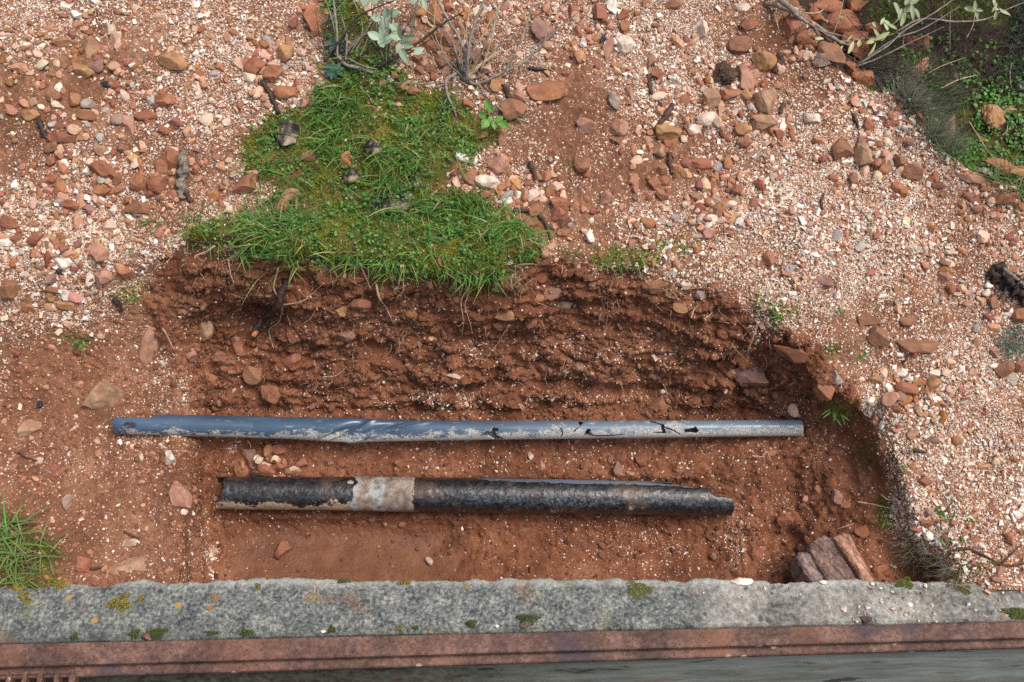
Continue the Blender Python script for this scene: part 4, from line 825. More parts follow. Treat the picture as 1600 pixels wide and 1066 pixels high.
# slate shards and charcoal
DK, _nt, _b = new_mat("slate_shard", 0.45, 0.4); _b.inputs["Base Color"].default_value = (.022, .028, .036, 1)
for k, (x, y, w, h, a, lab) in enumerate([(167, 132, 20, 10, 22, "flat black slate shard in the left gravel"), (940, 62, 12, 14, 0, "small blue-black slate chip beside the long pink stone"), (94, 425, 10, 10, 0, "small round black lump of charcoal in the left gravel"), (64, 632, 10, 14, 0, "black charcoal lump in the soil at the left")]):
    o = put_stone(6100 + k, x, y, w, h, a, 'k', None, lab, bury=0.3, sub=2, name="slate_chip"); o.data.materials.clear(); o.data.materials.append(DK); o["category"] = "chip"; o["group"] = "black chips in the gravel"
# the split rock leaning on the kerb: three slabs of one rock
def build_split_rock():
    p, n, d = at(1320, 880); root = empty("layered_rock", p, "big layered brown rock split into slabs leaning against the kerb in the trench", "rock")
    m, nt, b = new_mat("layered_rock", 0.6, 0.35); N = NB(nt); q = N.coord(); oi = N.n.new("ShaderNodeObjectInfo")
    st = N.mapping(q, (9, 9, 9), (0, radians(0), radians(-38))); n1 = N.noise(N.mapping(st, (11, 1, 1)), 1.5, 7, 0.7); n2 = N.noise(q, 90, 4, 0.65); n3 = N.noise(q, 16, 3)
    c = N.mix(1.0, oi.outputs["Color"], N.ramp(N.math('ADD', N.math('MULTIPLY', n1, 0.6), N.math('MULTIPLY', n2, 0.4)), [(0.38, 0.32), (0.5, 1.0), (0.62, 2.0)]), 'MULTIPLY')
    c = N.mix(N.rng(n3, 0.55, 0.68, 0, .6), c, (0.30, 0.27, 0.27)); c = N.mix(N.rng(n2, 0.62, 0.7, 0, .5), c, (0.5, 0.35, 0.27))
    nt.links.new(c, b.inputs["Base Color"]); nt.links.new(N.bump(N.math('ADD', n1, n2), 0.8, 0.006), b.inputs["Normal"])
    def slab(out, lift, thick, seed, col, lab=None):
        # out: pixel outline of the visible face at height z
        top = np.array([at_z(x, y, z) for x, y, z in out]); c0 = top.mean(0)
        nn = np.cross(top[1] - top[0], top[2] - top[0]); nn /= np.linalg.norm(nn); nn = nn if nn @ (CAM - c0) > 0 else -nn
        K = len(top); ring = []
        M = 56; t = np.linspace(0, K, M, endpoint=False); i = t.astype(int); f = (t - i)[:, None]; edge = top[i] * (1 - f) + top[(i + 1) % K] * f
        rows = []
        for s, dz in ((0.0, .0), (.25, .003), (.5, .003), (.75, .001), (.92, -.002), (.985, -.006), (1.0, -.013), (1.0, -.03), (.97, -thick)):
            rows.append(c0 + (edge - c0) * s + nn * dz)
        P = np.stack(rows, 0); fl = 0.005 * fbm(P * 30 + seed, 4, seed) + .0025 * fbm(P * 110, 2, seed)
        dirs = (P - c0 + nn * thick * .5); dirs /= np.linalg.norm(dirs, axis=-1)[..., None]; P = P + dirs * fl[..., None]
        idx = np.arange(P.shape[0] * M).reshape(-1, M); nx = np.roll(idx, -1, 1)
        o = link("slab", mesh_np("slab", P.reshape(-1, 3), np.stack([idx[:-1], idx[1:], nx[1:], nx[:-1]], -1).reshape(-1, 4), False), m, root); o.color = (*col, 1)
        if lab: o["label"] = lab
    slab([(1243, 868, -.05), (1250, 861, -.05), (1262, 859, -.05), (1276, 878, -.055), (1296, 912, -.06), (1274, 914, -.06), (1255, 893, -.055)], 0, .06, 3, (.19, .13, .115), "narrow grey front slab")
    slab([(1262, 848, -.035), (1284, 836, -.03), (1303, 840, -.03), (1324, 868, -.04), (1352, 912, -.05), (1294, 914, -.05), (1275, 880, -.045)], 0, .08, 4, (.155, .095, .078), "dark brown middle slab")
    slab([(1302, 840, -.02), (1316, 831, -.015), (1329, 834, -.015), (1346, 868, -.025), (1370, 912, -.04), (1349, 914, -.04), (1324, 872, -.03)], 0, .09, 5, (.30, .16, .105), "orange-brown rear slab")
build_split_rock()

# ================================================================== GRAVEL, SMALL STONES, CRUMBS (nobody could count them)
def scatter(weight, n, seed):
    r = np.random.default_rng(seed)
    w = weight * GR["area"]; w = np.where((GPX > -60) & (GPX < 1660) & (GPY > -60) & (GPY < 960), w, w * 0.06 * ((GPX > -250) & (GPX < 1850) & (GPY > -220)))
    c = np.cumsum(w); c /= c[-1]
    v = np.searchsorted(c, r.random(n)); nv = GR["nv"]; P = GR["P"]
    a = np.clip(v + 1, 0, len(P) - 1); b = np.clip(v + nv, 0, len(P) - 1)
    f, g = r.uniform(-.5, .5, (2, n, 1))
    q = P[v] + (P[a] - P[v]) * f + (P[b] - P[v]) * g
    return q, v, r
def rot_frames(nrm, r, tilt=0.35):
    n = len(nrm); z = nrm + r.normal(0, tilt, (n, 3)); z /= np.linalg.norm(z, axis=1)[:, None]
    x = r.normal(size=(n, 3)); x -= z * (x * z).sum(1)[:, None]; x /= np.linalg.norm(x, axis=1)[:, None]
    return np.stack([x, np.cross(z, x), z], 2)
def joined(name, shapes, pos, Rm, sc, col, mat, smooth=False, kind="stuff"):
    r = np.random.default_rng(3); pick = r.integers(0, len(shapes), len(pos)); Vs, Ts, Cs, off = [], [], [], 0
    for k, (V, T) in enumerate(shapes):
        m = pick == k; q = np.einsum('nij,nvj->nvi', Rm[m], V[None] * sc[m][:, None, :]) + pos[m][:, None, :]
        n = m.sum(); Vs.append(q.reshape(-1, 3)); Ts.append((T[None] + (np.arange(n) * len(V))[:, None, None]).reshape(-1, 3) + off); off += n * len(V)
        Cs.append(np.repeat(col[m], len(V), 0))
    o = link(name, mesh_np(name, np.concatenate(Vs), np.concatenate(Ts), smooth, col=np.concatenate(Cs)), mat); o["kind"] = kind; return o
OCT = (np.array([[1, 0, 0], [-1, 0, 0], [0, 1, 0], [0, -1, 0], [0, 0, 1], [0, 0, -1]], float), np.array([[0, 2, 4], [2, 1, 4], [1, 3, 4], [3, 0, 4], [2, 0, 5], [1, 2, 5], [3, 1, 5], [0, 3, 5]]))
def chip_shapes(n, base, seed, jit=.35):
    r = np.random.default_rng(seed); out = []
    for _ in range(n):
        V = base[0].copy(); V = V * (1 + r.uniform(-jit, jit, V.shape)) + r.normal(0, jit * .35, V.shape); out.append((V / np.abs(V).max(), base[1]))
    return out
BOX = (np.array([[x, y, z] for x in (-1, 1) for y in (-1, 1) for z in (-1, 1)], float), np.array([[0, 1, 3], [0, 3, 2], [4, 6, 7], [4, 7, 5], [0, 4, 5], [0, 5, 1], [2, 3, 7], [2, 7, 6], [0, 2, 6], [0, 6, 4], [1, 5, 7], [1, 7, 3]]))
CP = np.array([(.74, .67, .60), (.68, .58, .47), (.58, .44, .33), (.58, .37, .27), (.46, .24, .15), (.34, .15, .08), (.26, .11, .065), (.36, .31, .28)])
def chip_col(r, n, p):
    c = CP[r.choice(len(CP), n, p=p)] * r.uniform(.82, 1.1, (n, 1)); return np.clip(c + r.normal(0, .012, (n, 3)), .01, .86)
CM = mat_chips()
pw = [.33, .24, .15, .10, .08, .05, .03, .02]
# dense fine chips
q, v, r = scatter(GR["G"] ** 1.4 * np.clip(.75 + .8 * vnoise(GR["P"] * 21, 400), .2, 2), 84000, 1); n = len(q)
s = np.clip(r.lognormal(math.log(.0019), .38, n), .0009, .005); sc = s[:, None] * np.stack([r.uniform(.8, 1.5, n), r.uniform(.6, 1.0, n), r.uniform(.4, .8, n)], 1)
joined("fine_gravel", chip_shapes(24, OCT, 1), q + GR["N2"][v] * (s * .25)[:, None], rot_frames(GR["N"][v], r), sc, chip_col(r, n, pw), CM)
# coarser chips, drifting in patches
patch = np.clip(0.55 + 1.3 * vnoise(GR["P"] * 13, 401), 0.06, 2)
q, v, r = scatter(GR["G"] ** 1.8 * patch, 11000, 2); n = len(q)
s = np.clip(r.lognormal(math.log(.0034), .34, n), .0021, .008); sc = s[:, None] * np.stack([r.uniform(.9, 1.7, n), r.uniform(.55, 1.0, n), r.uniform(.35, .7, n)], 1)
joined("gravel", chip_shapes(40, BOX, 2, .42), q + GR["N2"][v] * (s * .28)[:, None], rot_frames(GR["N"][v], r), sc, chip_col(r, n, [.20, .16, .15, .15, .14, .11, .06, .03]), CM)
# small stones and rubble, reddish, in drifts
q, v, r = scatter((hs ** 1.4 + .03) * np.clip(GR["G"] + .05, 0, 1) * np.clip(.6 + 1.4 * vnoise(GR["P"] * 17, 402), .05, 2) + 0.25 * hs * (GR["MO"] < .3) * (GR["hol"] < 0), 2100, 4); n = len(q)
s = np.clip(r.lognormal(math.log(.0068), .34, n), .0042, .014); sc = s[:, None] * np.stack([r.uniform(.9, 1.35, n), r.uniform(.65, 1.0, n), r.uniform(.5, .85, n)], 1)
joined("rubble", [stone_shape(500 + k, 1, 8, .04, (.4, .85)) for k in range(40)], q + GR["N"][v] * (s * .2)[:, None], rot_frames(GR["N"][v], r, .25), sc, np.clip(chip_col(r, n, [.02, .03, .07, .16, .24, .25, .18, .05]), 0, .8), mat_chips("rubble_stone", .8))
# crumbs and clods of red soil in the dug bank
intr = np.clip((GR["trench"] + 6) / 16, 0, 1) * (1 - .75 * GR["mud"]); SC = np.array([(.135, .056, .031), (.175, .075, .042), (.095, .038, .021), (.22, .105, .064), (.25, .145, .10)])
q, v, r = scatter(intr * (0.4 + 1.0 * (GR["wall"] > -10)) * np.clip(.5 + 1.2 * vnoise(GR["P"] * 20, 403), .08, 2) + 0.35 * np.clip((GR["left"] + 10) / 30, 0, 1) * (1 - GR["mud"]), 15000, 5); n = len(q)
s = np.clip(r.lognormal(math.log(.0024), .5, n), .0010, .010); sc = s[:, None] * np.stack([r.uniform(.9, 1.4, n), r.uniform(.7, 1.0, n), r.uniform(.55, .9, n)], 1)
joined("soil_crumbs", [stone_shape(700 + k, 1, 5, .12, (.6, .95)) for k in range(20)], q + GR["N"][v] * (s * .1)[:, None], rot_frames(GR["N"][v], r, .4), sc, SC[r.choice(5, n, p=[.35, .28, .17, .13, .07])] * r.uniform(.8, 1.2, (n, 1)) * (1 + .7 * (GR["trench"][v] < 0))[:, None], mat_chips("soil_crumb", .9))
# pale grit fallen on the ledges of the bank and on the kerb
q, v, r = scatter(intr * np.clip(vnoise(GR["P"] * np.array([9, 9, 30]), 404) - .1, 0, 1) + .03 * intr, 2500, 6); n = len(q)
s = np.clip(r.lognormal(math.log(.0018), .4, n), .0009, .006); sc = s[:, None] * np.stack([r.uniform(.9, 1.4, n), r.uniform(.6, 1.0, n), r.uniform(.5, .9, n)], 1)
joined("pale_grit", chip_shapes(20, OCT, 5), q + GR["N2"][v] * (s * .3)[:, None], rot_frames(GR["N"][v], r), sc, chip_col(r, n, [.2, .2, .2, .2, .14, .03, .02, .01]), CM)
r = np.random.default_rng(9); n = 170
kx = np.concatenate([r.normal(1430, 60, 110), r.uniform(900, 1600, 60)]); ky = np.where(np.arange(n) < 110, r.uniform(908, 972, n), r.uniform(912, 968, n)); q = at_z(kx, ky, .0015); s = np.clip(r.lognormal(math.log(.0022), .5, n), .001, .006)
sc = s[:, None] * np.stack([r.uniform(.9, 1.4, n), r.uniform(.6, 1, n), r.uniform(.5, .9, n)], 1); up = np.tile([0, 0, 1.0], (n, 1))
joined("kerb_grit", chip_shapes(20, OCT, 6), q, rot_frames(up, r, .2), sc, chip_col(r, n, [.3, .25, .2, .1, .08, .04, .02, .01]), CM)

# ================================================================== GRASS, MOSS, WEEDS
LEAF = mat_leaf("grass_blade", 0.3, 0.5); MOSSM = mat_leaf("moss", 0.15, 0.8)
def blades(base, nrm, az, L, W, up=0.75, droop=0.55, lean=0.7, r=None, K=5):
    """arched tapering ribbons; base (n,3)"""
    n = len(base); t = np.linspace(0, 1, K)[None, :, None]
    rad = np.stack([np.cos(az), np.sin(az), np.zeros(n)], 1)
    upv = nrm * 0.5 + np.array([0, 0, .6]); upv /= np.linalg.norm(upv, axis=1)[:, None]
    d0 = upv * up + rad * lean; d0 /= np.linalg.norm(d0, axis=1)[:, None]
    g = rad * 0.35 - np.array([0, 0, 1.0]) * droop
    P = base[:, None] + L[:, None, None] * (d0[:, None] * t + g[:, None] * t ** 2 * 0.8)
    sidev = np.cross(d0, np.array([0, 0, 1.0])) + 1e-6; sidev /= np.linalg.norm(sidev, axis=1)[:, None]
    if r is not None: sidev = sidev + r.normal(0, .4, sidev.shape); sidev /= np.linalg.norm(sidev, axis=1)[:, None]
    w = (W[:, None] * np.array([.7, 1, .9, .6, .05])[None, :K])[..., None] * .5
    V = np.stack([P - sidev[:, None] * w, P + sidev[:, None] * w], 2).reshape(-1, 3)
    i = (np.arange(n)[:, None] * K * 2 + np.arange(K - 1)[None] * 2).reshape(-1)
    return V, np.stack([i, i + 1, i + 3, i + 2], 1)
GC = np.array([(.085, .20, .032), (.115, .25, .05), (.05, .14, .03), (.18, .275, .05), (.34, .30, .14)])
def grass_cols(r, n, p=(.30, .28, .2, .13, .09)):
    return GC[r.choice(5, n, p=p)] * r.uniform(.75, 1.25, (n, 1))
def grass_field(name, weight, tufts, per, Lm, Wm, seed, spread=.012, **kw):
    q, v, r = scatter(weight, tufts, seed); cnt = r.integers(per[0], per[1], tufts); idx = np.repeat(np.arange(tufts), cnt); n = len(idx)
    ta = r.uniform(0, 2 * pi, tufts); base = q[idx] + r.normal(0, spread, (n, 3)) * [1, 1, .25]; az = ta[idx] + r.normal(0, 1.3, n)
    L = np.clip(r.normal(1, .28, n), .4, 1.7) * Lm; W = r.uniform(.7, 1.3, n) * Wm
    V, Q = blades(base, GR["N"][v][idx], az, L, W, r=r, **kw); c = grass_cols(r, n)
    o = link(name, mesh_np(name, V, Q, True, col=np.repeat(c, 10, 0)), LEAF); o["kind"] = "stuff"; return o
gmask = np.clip((GR["grass"] + 2) / 14, 0, 1)
thick = 0.15 + 1.4 * np.clip(vnoise(GR["P"] * 11, 501) + .25, 0, 1)
low = (0.9 + 0.2 * np.clip((GPY - 300) / 120, 0, 1)) * (1 - .6 * np.clip((420 - GPX) / 60, 0, 1) * (GPY > 320)) * (1 - .45 * np.clip((GPY - 385) / 30, 0, 1))
grass_field("grass", gmask * thick * thick * low * (GPY > 90) + .05 * gmask, 200, (4, 13), .050, .0025, 21, droop=.5)
grass_field("short_grass", gmask + 0.06 * np.clip((GR["fringe"] + 4) / 10, 0, 1) + .35 * np.clip(GR["hol"] / 40, 0, 1) * (GPX > 1440) * (GPY > 90), 330, (3, 7), .022, .0017, 22, droop=.35)
# moss granules
q, v, r = scatter(GR["MO"] ** 1.2 * (1 - .55 * (GR["fringe"] > -6)) * (0.3 + .9 * np.clip(vnoise(GR["P"] * 18, 502) + .4, 0, 1)) * (1 - .75 * GR["HU"]), 42000, 23); n = len(q)
s = np.clip(r.lognormal(math.log(.0019), .35, n), .0009, .0045); MC = np.array([(.08, .14, .015), (.15, .20, .018), (.24, .25, .022), (.05, .09, .014), (.12, .11, .03)])
zone = np.clip(0.5 + .9 * vnoise(q * 14, 503), 0, 1)[:, None]; mc = MC[r.choice(5, n, p=[.34, .26, .12, .2, .08])] * (1 - zone * .5) + np.array([.22, .22, .02]) * zone * .5
joined("moss", chip_shapes(20, OCT, 9, .45), q + GR["N2"][v] * (s * .5)[:, None], rot_frames(GR["N"][v], r, .9), s[:, None] * r.uniform(.6, 1.4, (n, 3)), mc * r.uniform(.7, 1.25, (n, 1)), MOSSM)
# little round-leaved weeds: each leaflet a six-sided disc
def weeds(name, weight, n, seed, size, cols):
    q, v, r = scatter(weight, n, seed); k = 6; a = np.arange(k) * 2 * pi / k
    stalks = np.repeat(np.arange(n), 4); m = len(stalks); c = q[stalks] + r.normal(0, .006, (m, 3)) * [1, 1, .2] + np.array([0, 0, 1]) * r.uniform(.003, .016, (m, 1))
    Rm = rot_frames(GR["N"][v][stalks] * .6 + np.array([0, 0, .6]), r, .45); s = r.uniform(.6, 1.3, m) * size
    ring = np.stack([np.cos(a), np.sin(a) * .8, .15 * np.cos(2 * a)], 1); ring = np.vstack([[0, 0, -.12], ring])
    V = np.einsum('nij,vj->nvi', Rm, ring) * s[:, None, None] + c[:, None]
    T = np.stack([np.zeros(k, int), 1 + np.arange(k), 1 + (np.arange(k) + 1) % k], 1); Fc = (T[None] + (np.arange(m) * 7)[:, None, None]).reshape(-1, 3)
    col = np.array(cols)[r.integers(0, len(cols), m)] * r.uniform(.75, 1.25, (m, 1))
    o = link(name, mesh_np(name, V.reshape(-1, 3), Fc, True, col=np.repeat(col, 7, 0)), LEAF); o["kind"] = "stuff"
WC = [(.10, .24, .05), (.075, .19, .045), (.15, .28, .07)]
weeds("clover_leaves", gmask * (.3 + np.clip(vnoise(GR["P"] * 15, 504), 0, 1)), 800, 31, .0034, WC)
weeds("hollow_weeds", np.clip(GR["hol"] / 40, 0, 1) * (.1 + np.clip((GPY - 50) / 120, 0, 1)) * np.clip(.45 + vnoise(GR["P"] * 12, 505), 0, 1) * (GPX > 1380), 1500, 32, .0042, WC)
# ---- single tufts and sprouts
def sprout(px, py, n, L, W, seed, label, name="grass_sprout", cat="sprout", spread=.006, group="green sprouts in the gravel and soil", az=None, cols=None, **kw):
    r = np.random.default_rng(seed); p, nn, d = at(px, py); base = np.zeros((n, 3)) + r.normal(0, spread, (n, 3)) * [1, 1, .1]
    a = r.uniform(0, 2 * pi, n) if az is None else radians(az) + r.normal(0, .5, n)
    V, Q = blades(base, np.repeat(nn[None], n, 0), a, np.clip(r.normal(1, .25, n), .5, 1.6) * L, r.uniform(.7, 1.3, n) * W, r=r, **kw)
    c = grass_cols(r, n) if cols is None else np.array(cols)[r.integers(0, len(cols), n)] * r.uniform(.8, 1.2, (n, 1))
    o = link(name, mesh_np(name, V, Q, True, col=np.repeat(c, 10, 0)), LEAF, loc=p - nn * .002); return tag(o, label, cat, group)
def big_tuft():
    r = np.random.default_rng(81); p, nn, d = at(22, 872); root = empty("grass_tuft", p, "bright green grass tuft growing behind the kerb at the left end", "grass tuft")
    for k, (x, y, n, L, W, cl) in enumerate([(8, 830, 22, .075, .0042, 1), (30, 845, 30, .07, .0032, 3), (18, 880, 40, .06, .003, 3), (62, 868, 30, .055, .0026, 4), (40, 905, 40, .04, .0026, 3), (-30, 860, 40, .08, .004, 1)]):
        b, n2, _ = at(x, y); base = b + r.normal(0, .014, (n, 3)) * [1, .7, .1]; V, Q = blades(base, np.repeat(n2[None], n, 0), r.uniform(0, 2 * pi, n), r.uniform(.6, 1.4, n) * L, r.uniform(.7, 1.3, n) * W, r=r, lean=.9)
        cols = np.array([GC[cl], (.12, .19, .05), (.17, .20, .08)])[r.integers(0, 3, n)] * r.uniform(.8, 1.2, (n, 1))
        link("blades", mesh_np("blades", V, Q, True, col=np.repeat(cols, 10, 0)), LEAF, root)
big_tuft()
for k, (x, y, n, L, W, lab) in enumerate([
    (122, 535, 9, .028, .004, "small green sprout in soil left of the white-faced rock"), (212, 462, 14, .032, .0022, "thin grass sprout beside the mossy dark twig at the left"), (203, 395, 6, .03, .002, "thin grass sprig below the turf's left end"),
    (1303, 642, 10, .026, .0035, "green sprout low on the right trench rim under the blue-white stone"), (1382, 812, 6, .022, .0045, "two-leaved sprout on the right trench rim by the long straw"), (1512, 818, 4, .03, .0035, "lone grass blade on the lower right gravel"), (1487, 812, 4, .034, .0025, "yellowish grass blade on the lower right gravel"), (1460, 795, 4, .016, .006, "dark green leaf pair on the lower right gravel"), (1500, 838, 5, .018, .004, "grey-green sprig beside the lower right white pebble"), (1478, 845, 10, .014, .004, "low green seedling above the dry grass at the kerb"),
    (1222, 498, 4, .05, .003, "grass blade hanging below the mossy clump over the right trench wall"), (1342, 556, 7, .022, .003, "pale green sprout in gravel right of the trench corner"), (1366, 590, 5, .02, .003, "yellow-green sprout on the ochre stone"), (1312, 482, 5, .03, .0018, "thin dark grass wisp right of the mossy clump"),
    (1420, 690, 5, .016, .003, "tiny green leaves on the trench rim beside a dark stick"), (1408, 725, 6, .018, .003, "green sprig on the rim above the straw"), (310, 338, 12, .05, .0026, "grass sprig at the left tip of the turf"), (240, 350, 8, .04, .0026, "small grass sprig right of the weathered stump's foot"), (408, 425, 3, .075, .002, "single long blade hanging over the trench's left corner"), (885, 258, 6, .02, .0015, "dry moss wisp on the bare red slope"), (800, 190, 7, .05, .0028, "upright grass blades behind the seedling")]):
    sprout(x, y, n, L, W, 300 + k, lab)
# blades hanging over the cut edge
r = np.random.default_rng(88)
ex = np.concatenate([r.uniform(255, 840, 70), r.normal(600, 40, 60), r.normal(735, 26, 60), r.uniform(900, 1075, 26)]); ey = np.interp(ex, [255, 300, 400, 560, 640, 720, 770, 840, 900, 960, 1075], [372, 384, 395, 410, 416, 432, 434, 398, 398, 424, 385]) - r.uniform(0, 12, len(ex))
b, nn, _ = at(ex, ey); n = len(ex); V, Q = blades(b, nn, -pi / 2 + r.normal(0, .9, n), r.uniform(.012, .042, n), r.uniform(.0014, .0026, n), r=r, lean=1.0, up=.4, droop=.8)
o = link("hanging_grass", mesh_np("hanging_grass", V, Q, True, col=np.repeat(grass_cols(r, n), 10, 0)), LEAF); o["kind"] = "stuff"
# ---- broad leaves
def leaf(base, tip, nrm, width, curl=.15, fold=.12, K=9, shape=.5):
    """oval leaf from base to tip; returns V, F"""
    base = np.array(base); ax = np.array(tip) - base; L = np.linalg.norm(ax); ax /= L; sd = np.cross(nrm, ax); sd /= np.linalg.norm(sd); nr = np.cross(ax, sd)
    t = np.linspace(0, 1, K); w = np.sin(pi * np.clip(t, .03, .985) ** (0.75 + .5 * (shape - .5))) ** .75 * width / 2
    rows = []
    for tt, ww in zip(t, w):
        c = base + ax * L * tt + nr * L * curl * 4 * tt * (1 - tt) * .5
        rows.append([c + sd * ww * s + nr * (abs(s) * ww * fold * 2 - (0 if s else .0006)) for s in (-1, -.5, 0, .5, 1)])
    V = np.array(rows).reshape(-1, 3); i = np.arange(K * 5).reshape(K, 5)
    return V, np.stack([i[:-1, :-1], i[1:, :-1], i[1:, 1:], i[:-1, 1:]], -1).reshape(-1, 4)
SAGE = mat_leaf("sage_leaf", .15, .8)
def put_leaf(root, cx, cy, ln, wd, ang, lift, col, seed, mat, name="leaf", curl=.12):
    r = np.random.default_rng(seed); a = radians(ang); dx, dy = cos(a) * ln / 2, -sin(a) * ln / 2
    p0, n, d = at(cx, cy, lift); dep = d - lift
    e1 = np.array([1., 0, 0]); P = lambda x, y: p0 + (e1 * (x - cx) - UPV * (y - cy)) * dep / F
    A = P(cx - dx, cy - dy) - FWD * 0.0; B = P(cx + dx, cy + dy) - FWD * r.uniform(-.25, .35) * ln * dep / F
    nn = -FWD + r.normal(0, .28, 3); V, Q = leaf(A, B, nn, wd * dep / F, curl=curl * r.uniform(.4, 1.4))
    c = np.array(col) * r.uniform(.85, 1.15); cc = np.repeat(c[None], len(V), 0) * (1 + .16 * np.tile([0, 0, 1, 0, 0], len(V) // 5))[:, None]
    return link(name, mesh_np(name, V, Q, True, col=cc), mat, root)
def sage_plant():
    p, n, d = at(600, 70); root = empty("sage_plant", p, "grey-green sage plant with soft oval leaves at the top of the grass", "plant")
    L = [(515, 175, 185, 62, 82), (575, 90, 60, 46, 20), (522, 78, 66, 52, 100), (435, 235, 72, 46, 150), (485, 283, 58, 36, 130), (565, 172, 56, 42, 135), (582, 238, 76, 46, 160), (612, 212, 84, 36, 105), (672, 245, 80, 38, 5), (640, 272, 50, 32, 80), (665, 296, 62, 36, -10), (640, 376, 86, 38, -60), (705, 5, 74, 48, 190), (392, 12, 64, 52, 60), (448, 8, 46, 42, 30), (735, 335, 62, 40, 30), (540, 265, 60, 40, 40), (455, 120, 60, 44, 170), (770, 30, 60, 30, 110), (600, 320, 56, 34, 250), (330, -40, 90, 50, 100), (560, -50, 90, 55, 80), (690, -60, 80, 50, 60)]
    for k, (x, y, ln, w, a) in enumerate(L):
        put_leaf(root, 480 + x / 4.21, y / 4.21, ln / 4.21 * 1.2, w / 4.21 * 1.25, a, .05 + .02 * (k % 4), (.27, .36, .25) if k % 3 else (.33, .42, .31), 700 + k, SAGE)
    st = mat_wood("sage_stem", (.10, .09, .06), (.28, .26, .18))
    for pts in ([(604, 105, .01), (603, 60, .05), (600, 15, .08), (598, -30, .1)], [(622, 100, .01), (625, 70, .05), (628, 40, .05)], [(640, 60, .02), (650, 10, .07), (660, -30, .1)], [(590, 75, .02), (575, 55, .05)]):
        V, Fs = tube(path(pts, n=14), np.linspace(.0016, .0010, 14), 6); link("stem", mesh_np("stem", V, Fs, True), st, root)
sage_plant()
def seedling():
    p, n, d = at(766, 190); root = empty("seedling", p, "broad-leaved bright green seedling at the right edge of the grass", "seedling"); sm, nt, b = new_mat("seedling_leaf", .4, .4)
    M = mat_leaf("seedling_leaf", .3, .42)
    for k, (x, y, ln, w, a) in enumerate([(1195, 693, 92, 58, 120), (1148, 755, 58, 50, 160), (1166, 818, 70, 62, -120), (1206, 786, 46, 40, 70), (1266, 787, 60, 48, 40), (1298, 822, 70, 52, -40), (1232, 830, 50, 40, -80), (1122, 582, 24, 18, 100), (1110, 632, 22, 18, 60)]):
        put_leaf(root, 480 + x / 4.21, y / 4.21, ln / 4.21, w / 4.21, a, .02 + .006 * (k % 3), (.11, .27, .05) if k % 2 else (.15, .33, .07), 740 + k, M, curl=.2)
    st = mat_leaf("seedling_stalk", .1)
    for pts in ([(768, 196, .0), (764, 178, .015), (763, 168, .02)], [(768, 196, 0), (776, 190, .015), (781, 186, .02)], [(767, 196, 0), (758, 184, .012), (753, 180, .018)]):
        V, Fs = tube(path(pts, n=8), .0009, 5); link("stalk", mesh_np("stalk", V, Fs, True, col=np.tile([.16, .3, .08], (len(V), 1))), st, root)
seedling()
for k, (x, y, lab) in enumerate([(524, 72, "upper blue-green leaf rosette left of the sage"), (522, 111, "lower blue-green leaf rosette at the left edge of the grass top")]):
    p, n, d = at(x, y); root = empty("leaf_rosette", p, lab, "plant", "blue-green rosettes")
    for j in range(9):
        a = j * 40 + 13 * k; put_leaf(root, x + 9 * cos(radians(a)), y - 6 * sin(radians(a)), 17, 9, a, .012, (.06, .13, .11), 800 + 20 * k + j, SAGE, curl=.3)

# ================================================================== STICKS, ROOTS, DRY SHRUBS
CHAR = mat_wood("charred_wood", (.010, .007, .006), (.075, .048, .042), 60, .5); GREYW = mat_wood("weathered_wood", (.07, .055, .042), (.30, .245, .19), 70); BARK = mat_wood("bark", (.03, .016, .012), (.12, .07, .05), 60)
ROOTM = mat_wood("root", (.30, .17, .10), (.60, .42, .29), 70); TWIG = mat_wood("dry_twig", (.12, .10, .085), (.33, .29, .26), 50); TWIGD = mat_wood("dark_twig", (.018, .014, .011), (.085, .068, .055), 50); STRAW = mat_wood("straw", (.30, .22, .12), (.55, .45, .30), 50)
def stick(pts, rad, mat, label, name="stick", cat="stick", lift=.004, group="sticks and roots", n=28, sides=9, jit=.5, ends=(.85, .6), seed=0, parent=None):
    P = path(pts, lift, n); P = P + .0012 * np.stack([fbm(P * 60 + k * 9 + seed, 2, k) for k in range(3)], 1) * (rad / .004)
    R = rad * np.interp(np.linspace(0, 1, n), [0, .15, .6, 1], [ends[0], 1, .95, ends[1]]); V, Fs = tube(P, R, sides, True, jit, seed)
    o = link(name, mesh_np(name, V, Fs, True), mat, parent)
    if parent is None: tag(o, label, cat, group)
    return o
def charred_stick():
    root = empty("charred_stick", at(424, 152)[0], "black charred forked stick above the dark mottled rock", "stick", "sticks and roots")
    stick([(404, 128), (414, 133), (424, 152), (436, 178)], .0062, CHAR, "", "shaft", parent=root); stick([(417, 143), (413, 133), (412, 122)], .003, CHAR, "", "fork", parent=root, seed=3)
charred_stick()
stick([(60, 187), (66, 204), (75, 222)], .0062, CHAR, "short charred stick below the olive-tan stone at the left", seed=4)
stump = empty("weathered_stump", at(286, 290)[0], "grey weathered wood stump standing left of the turf", "stump")
stick([(284, 310, .0), (285, 285, .012), (287, 262, .022), (285, 234, .03)], .0095, GREYW, "", "post", parent=stump, jit=1.1, sides=14, n=40, ends=(1.15, .7), seed=5)
stick([(272, 306, .0), (277, 288, .008), (284, 268, .016)], .005, BARK, "", "splinter", parent=stump, jit=1.0, seed=6); stick([(300, 316, .0), (290, 300, .008), (286, 280, .014)], .005, BARK, "", "splinter", parent=stump, jit=1.0, seed=7)
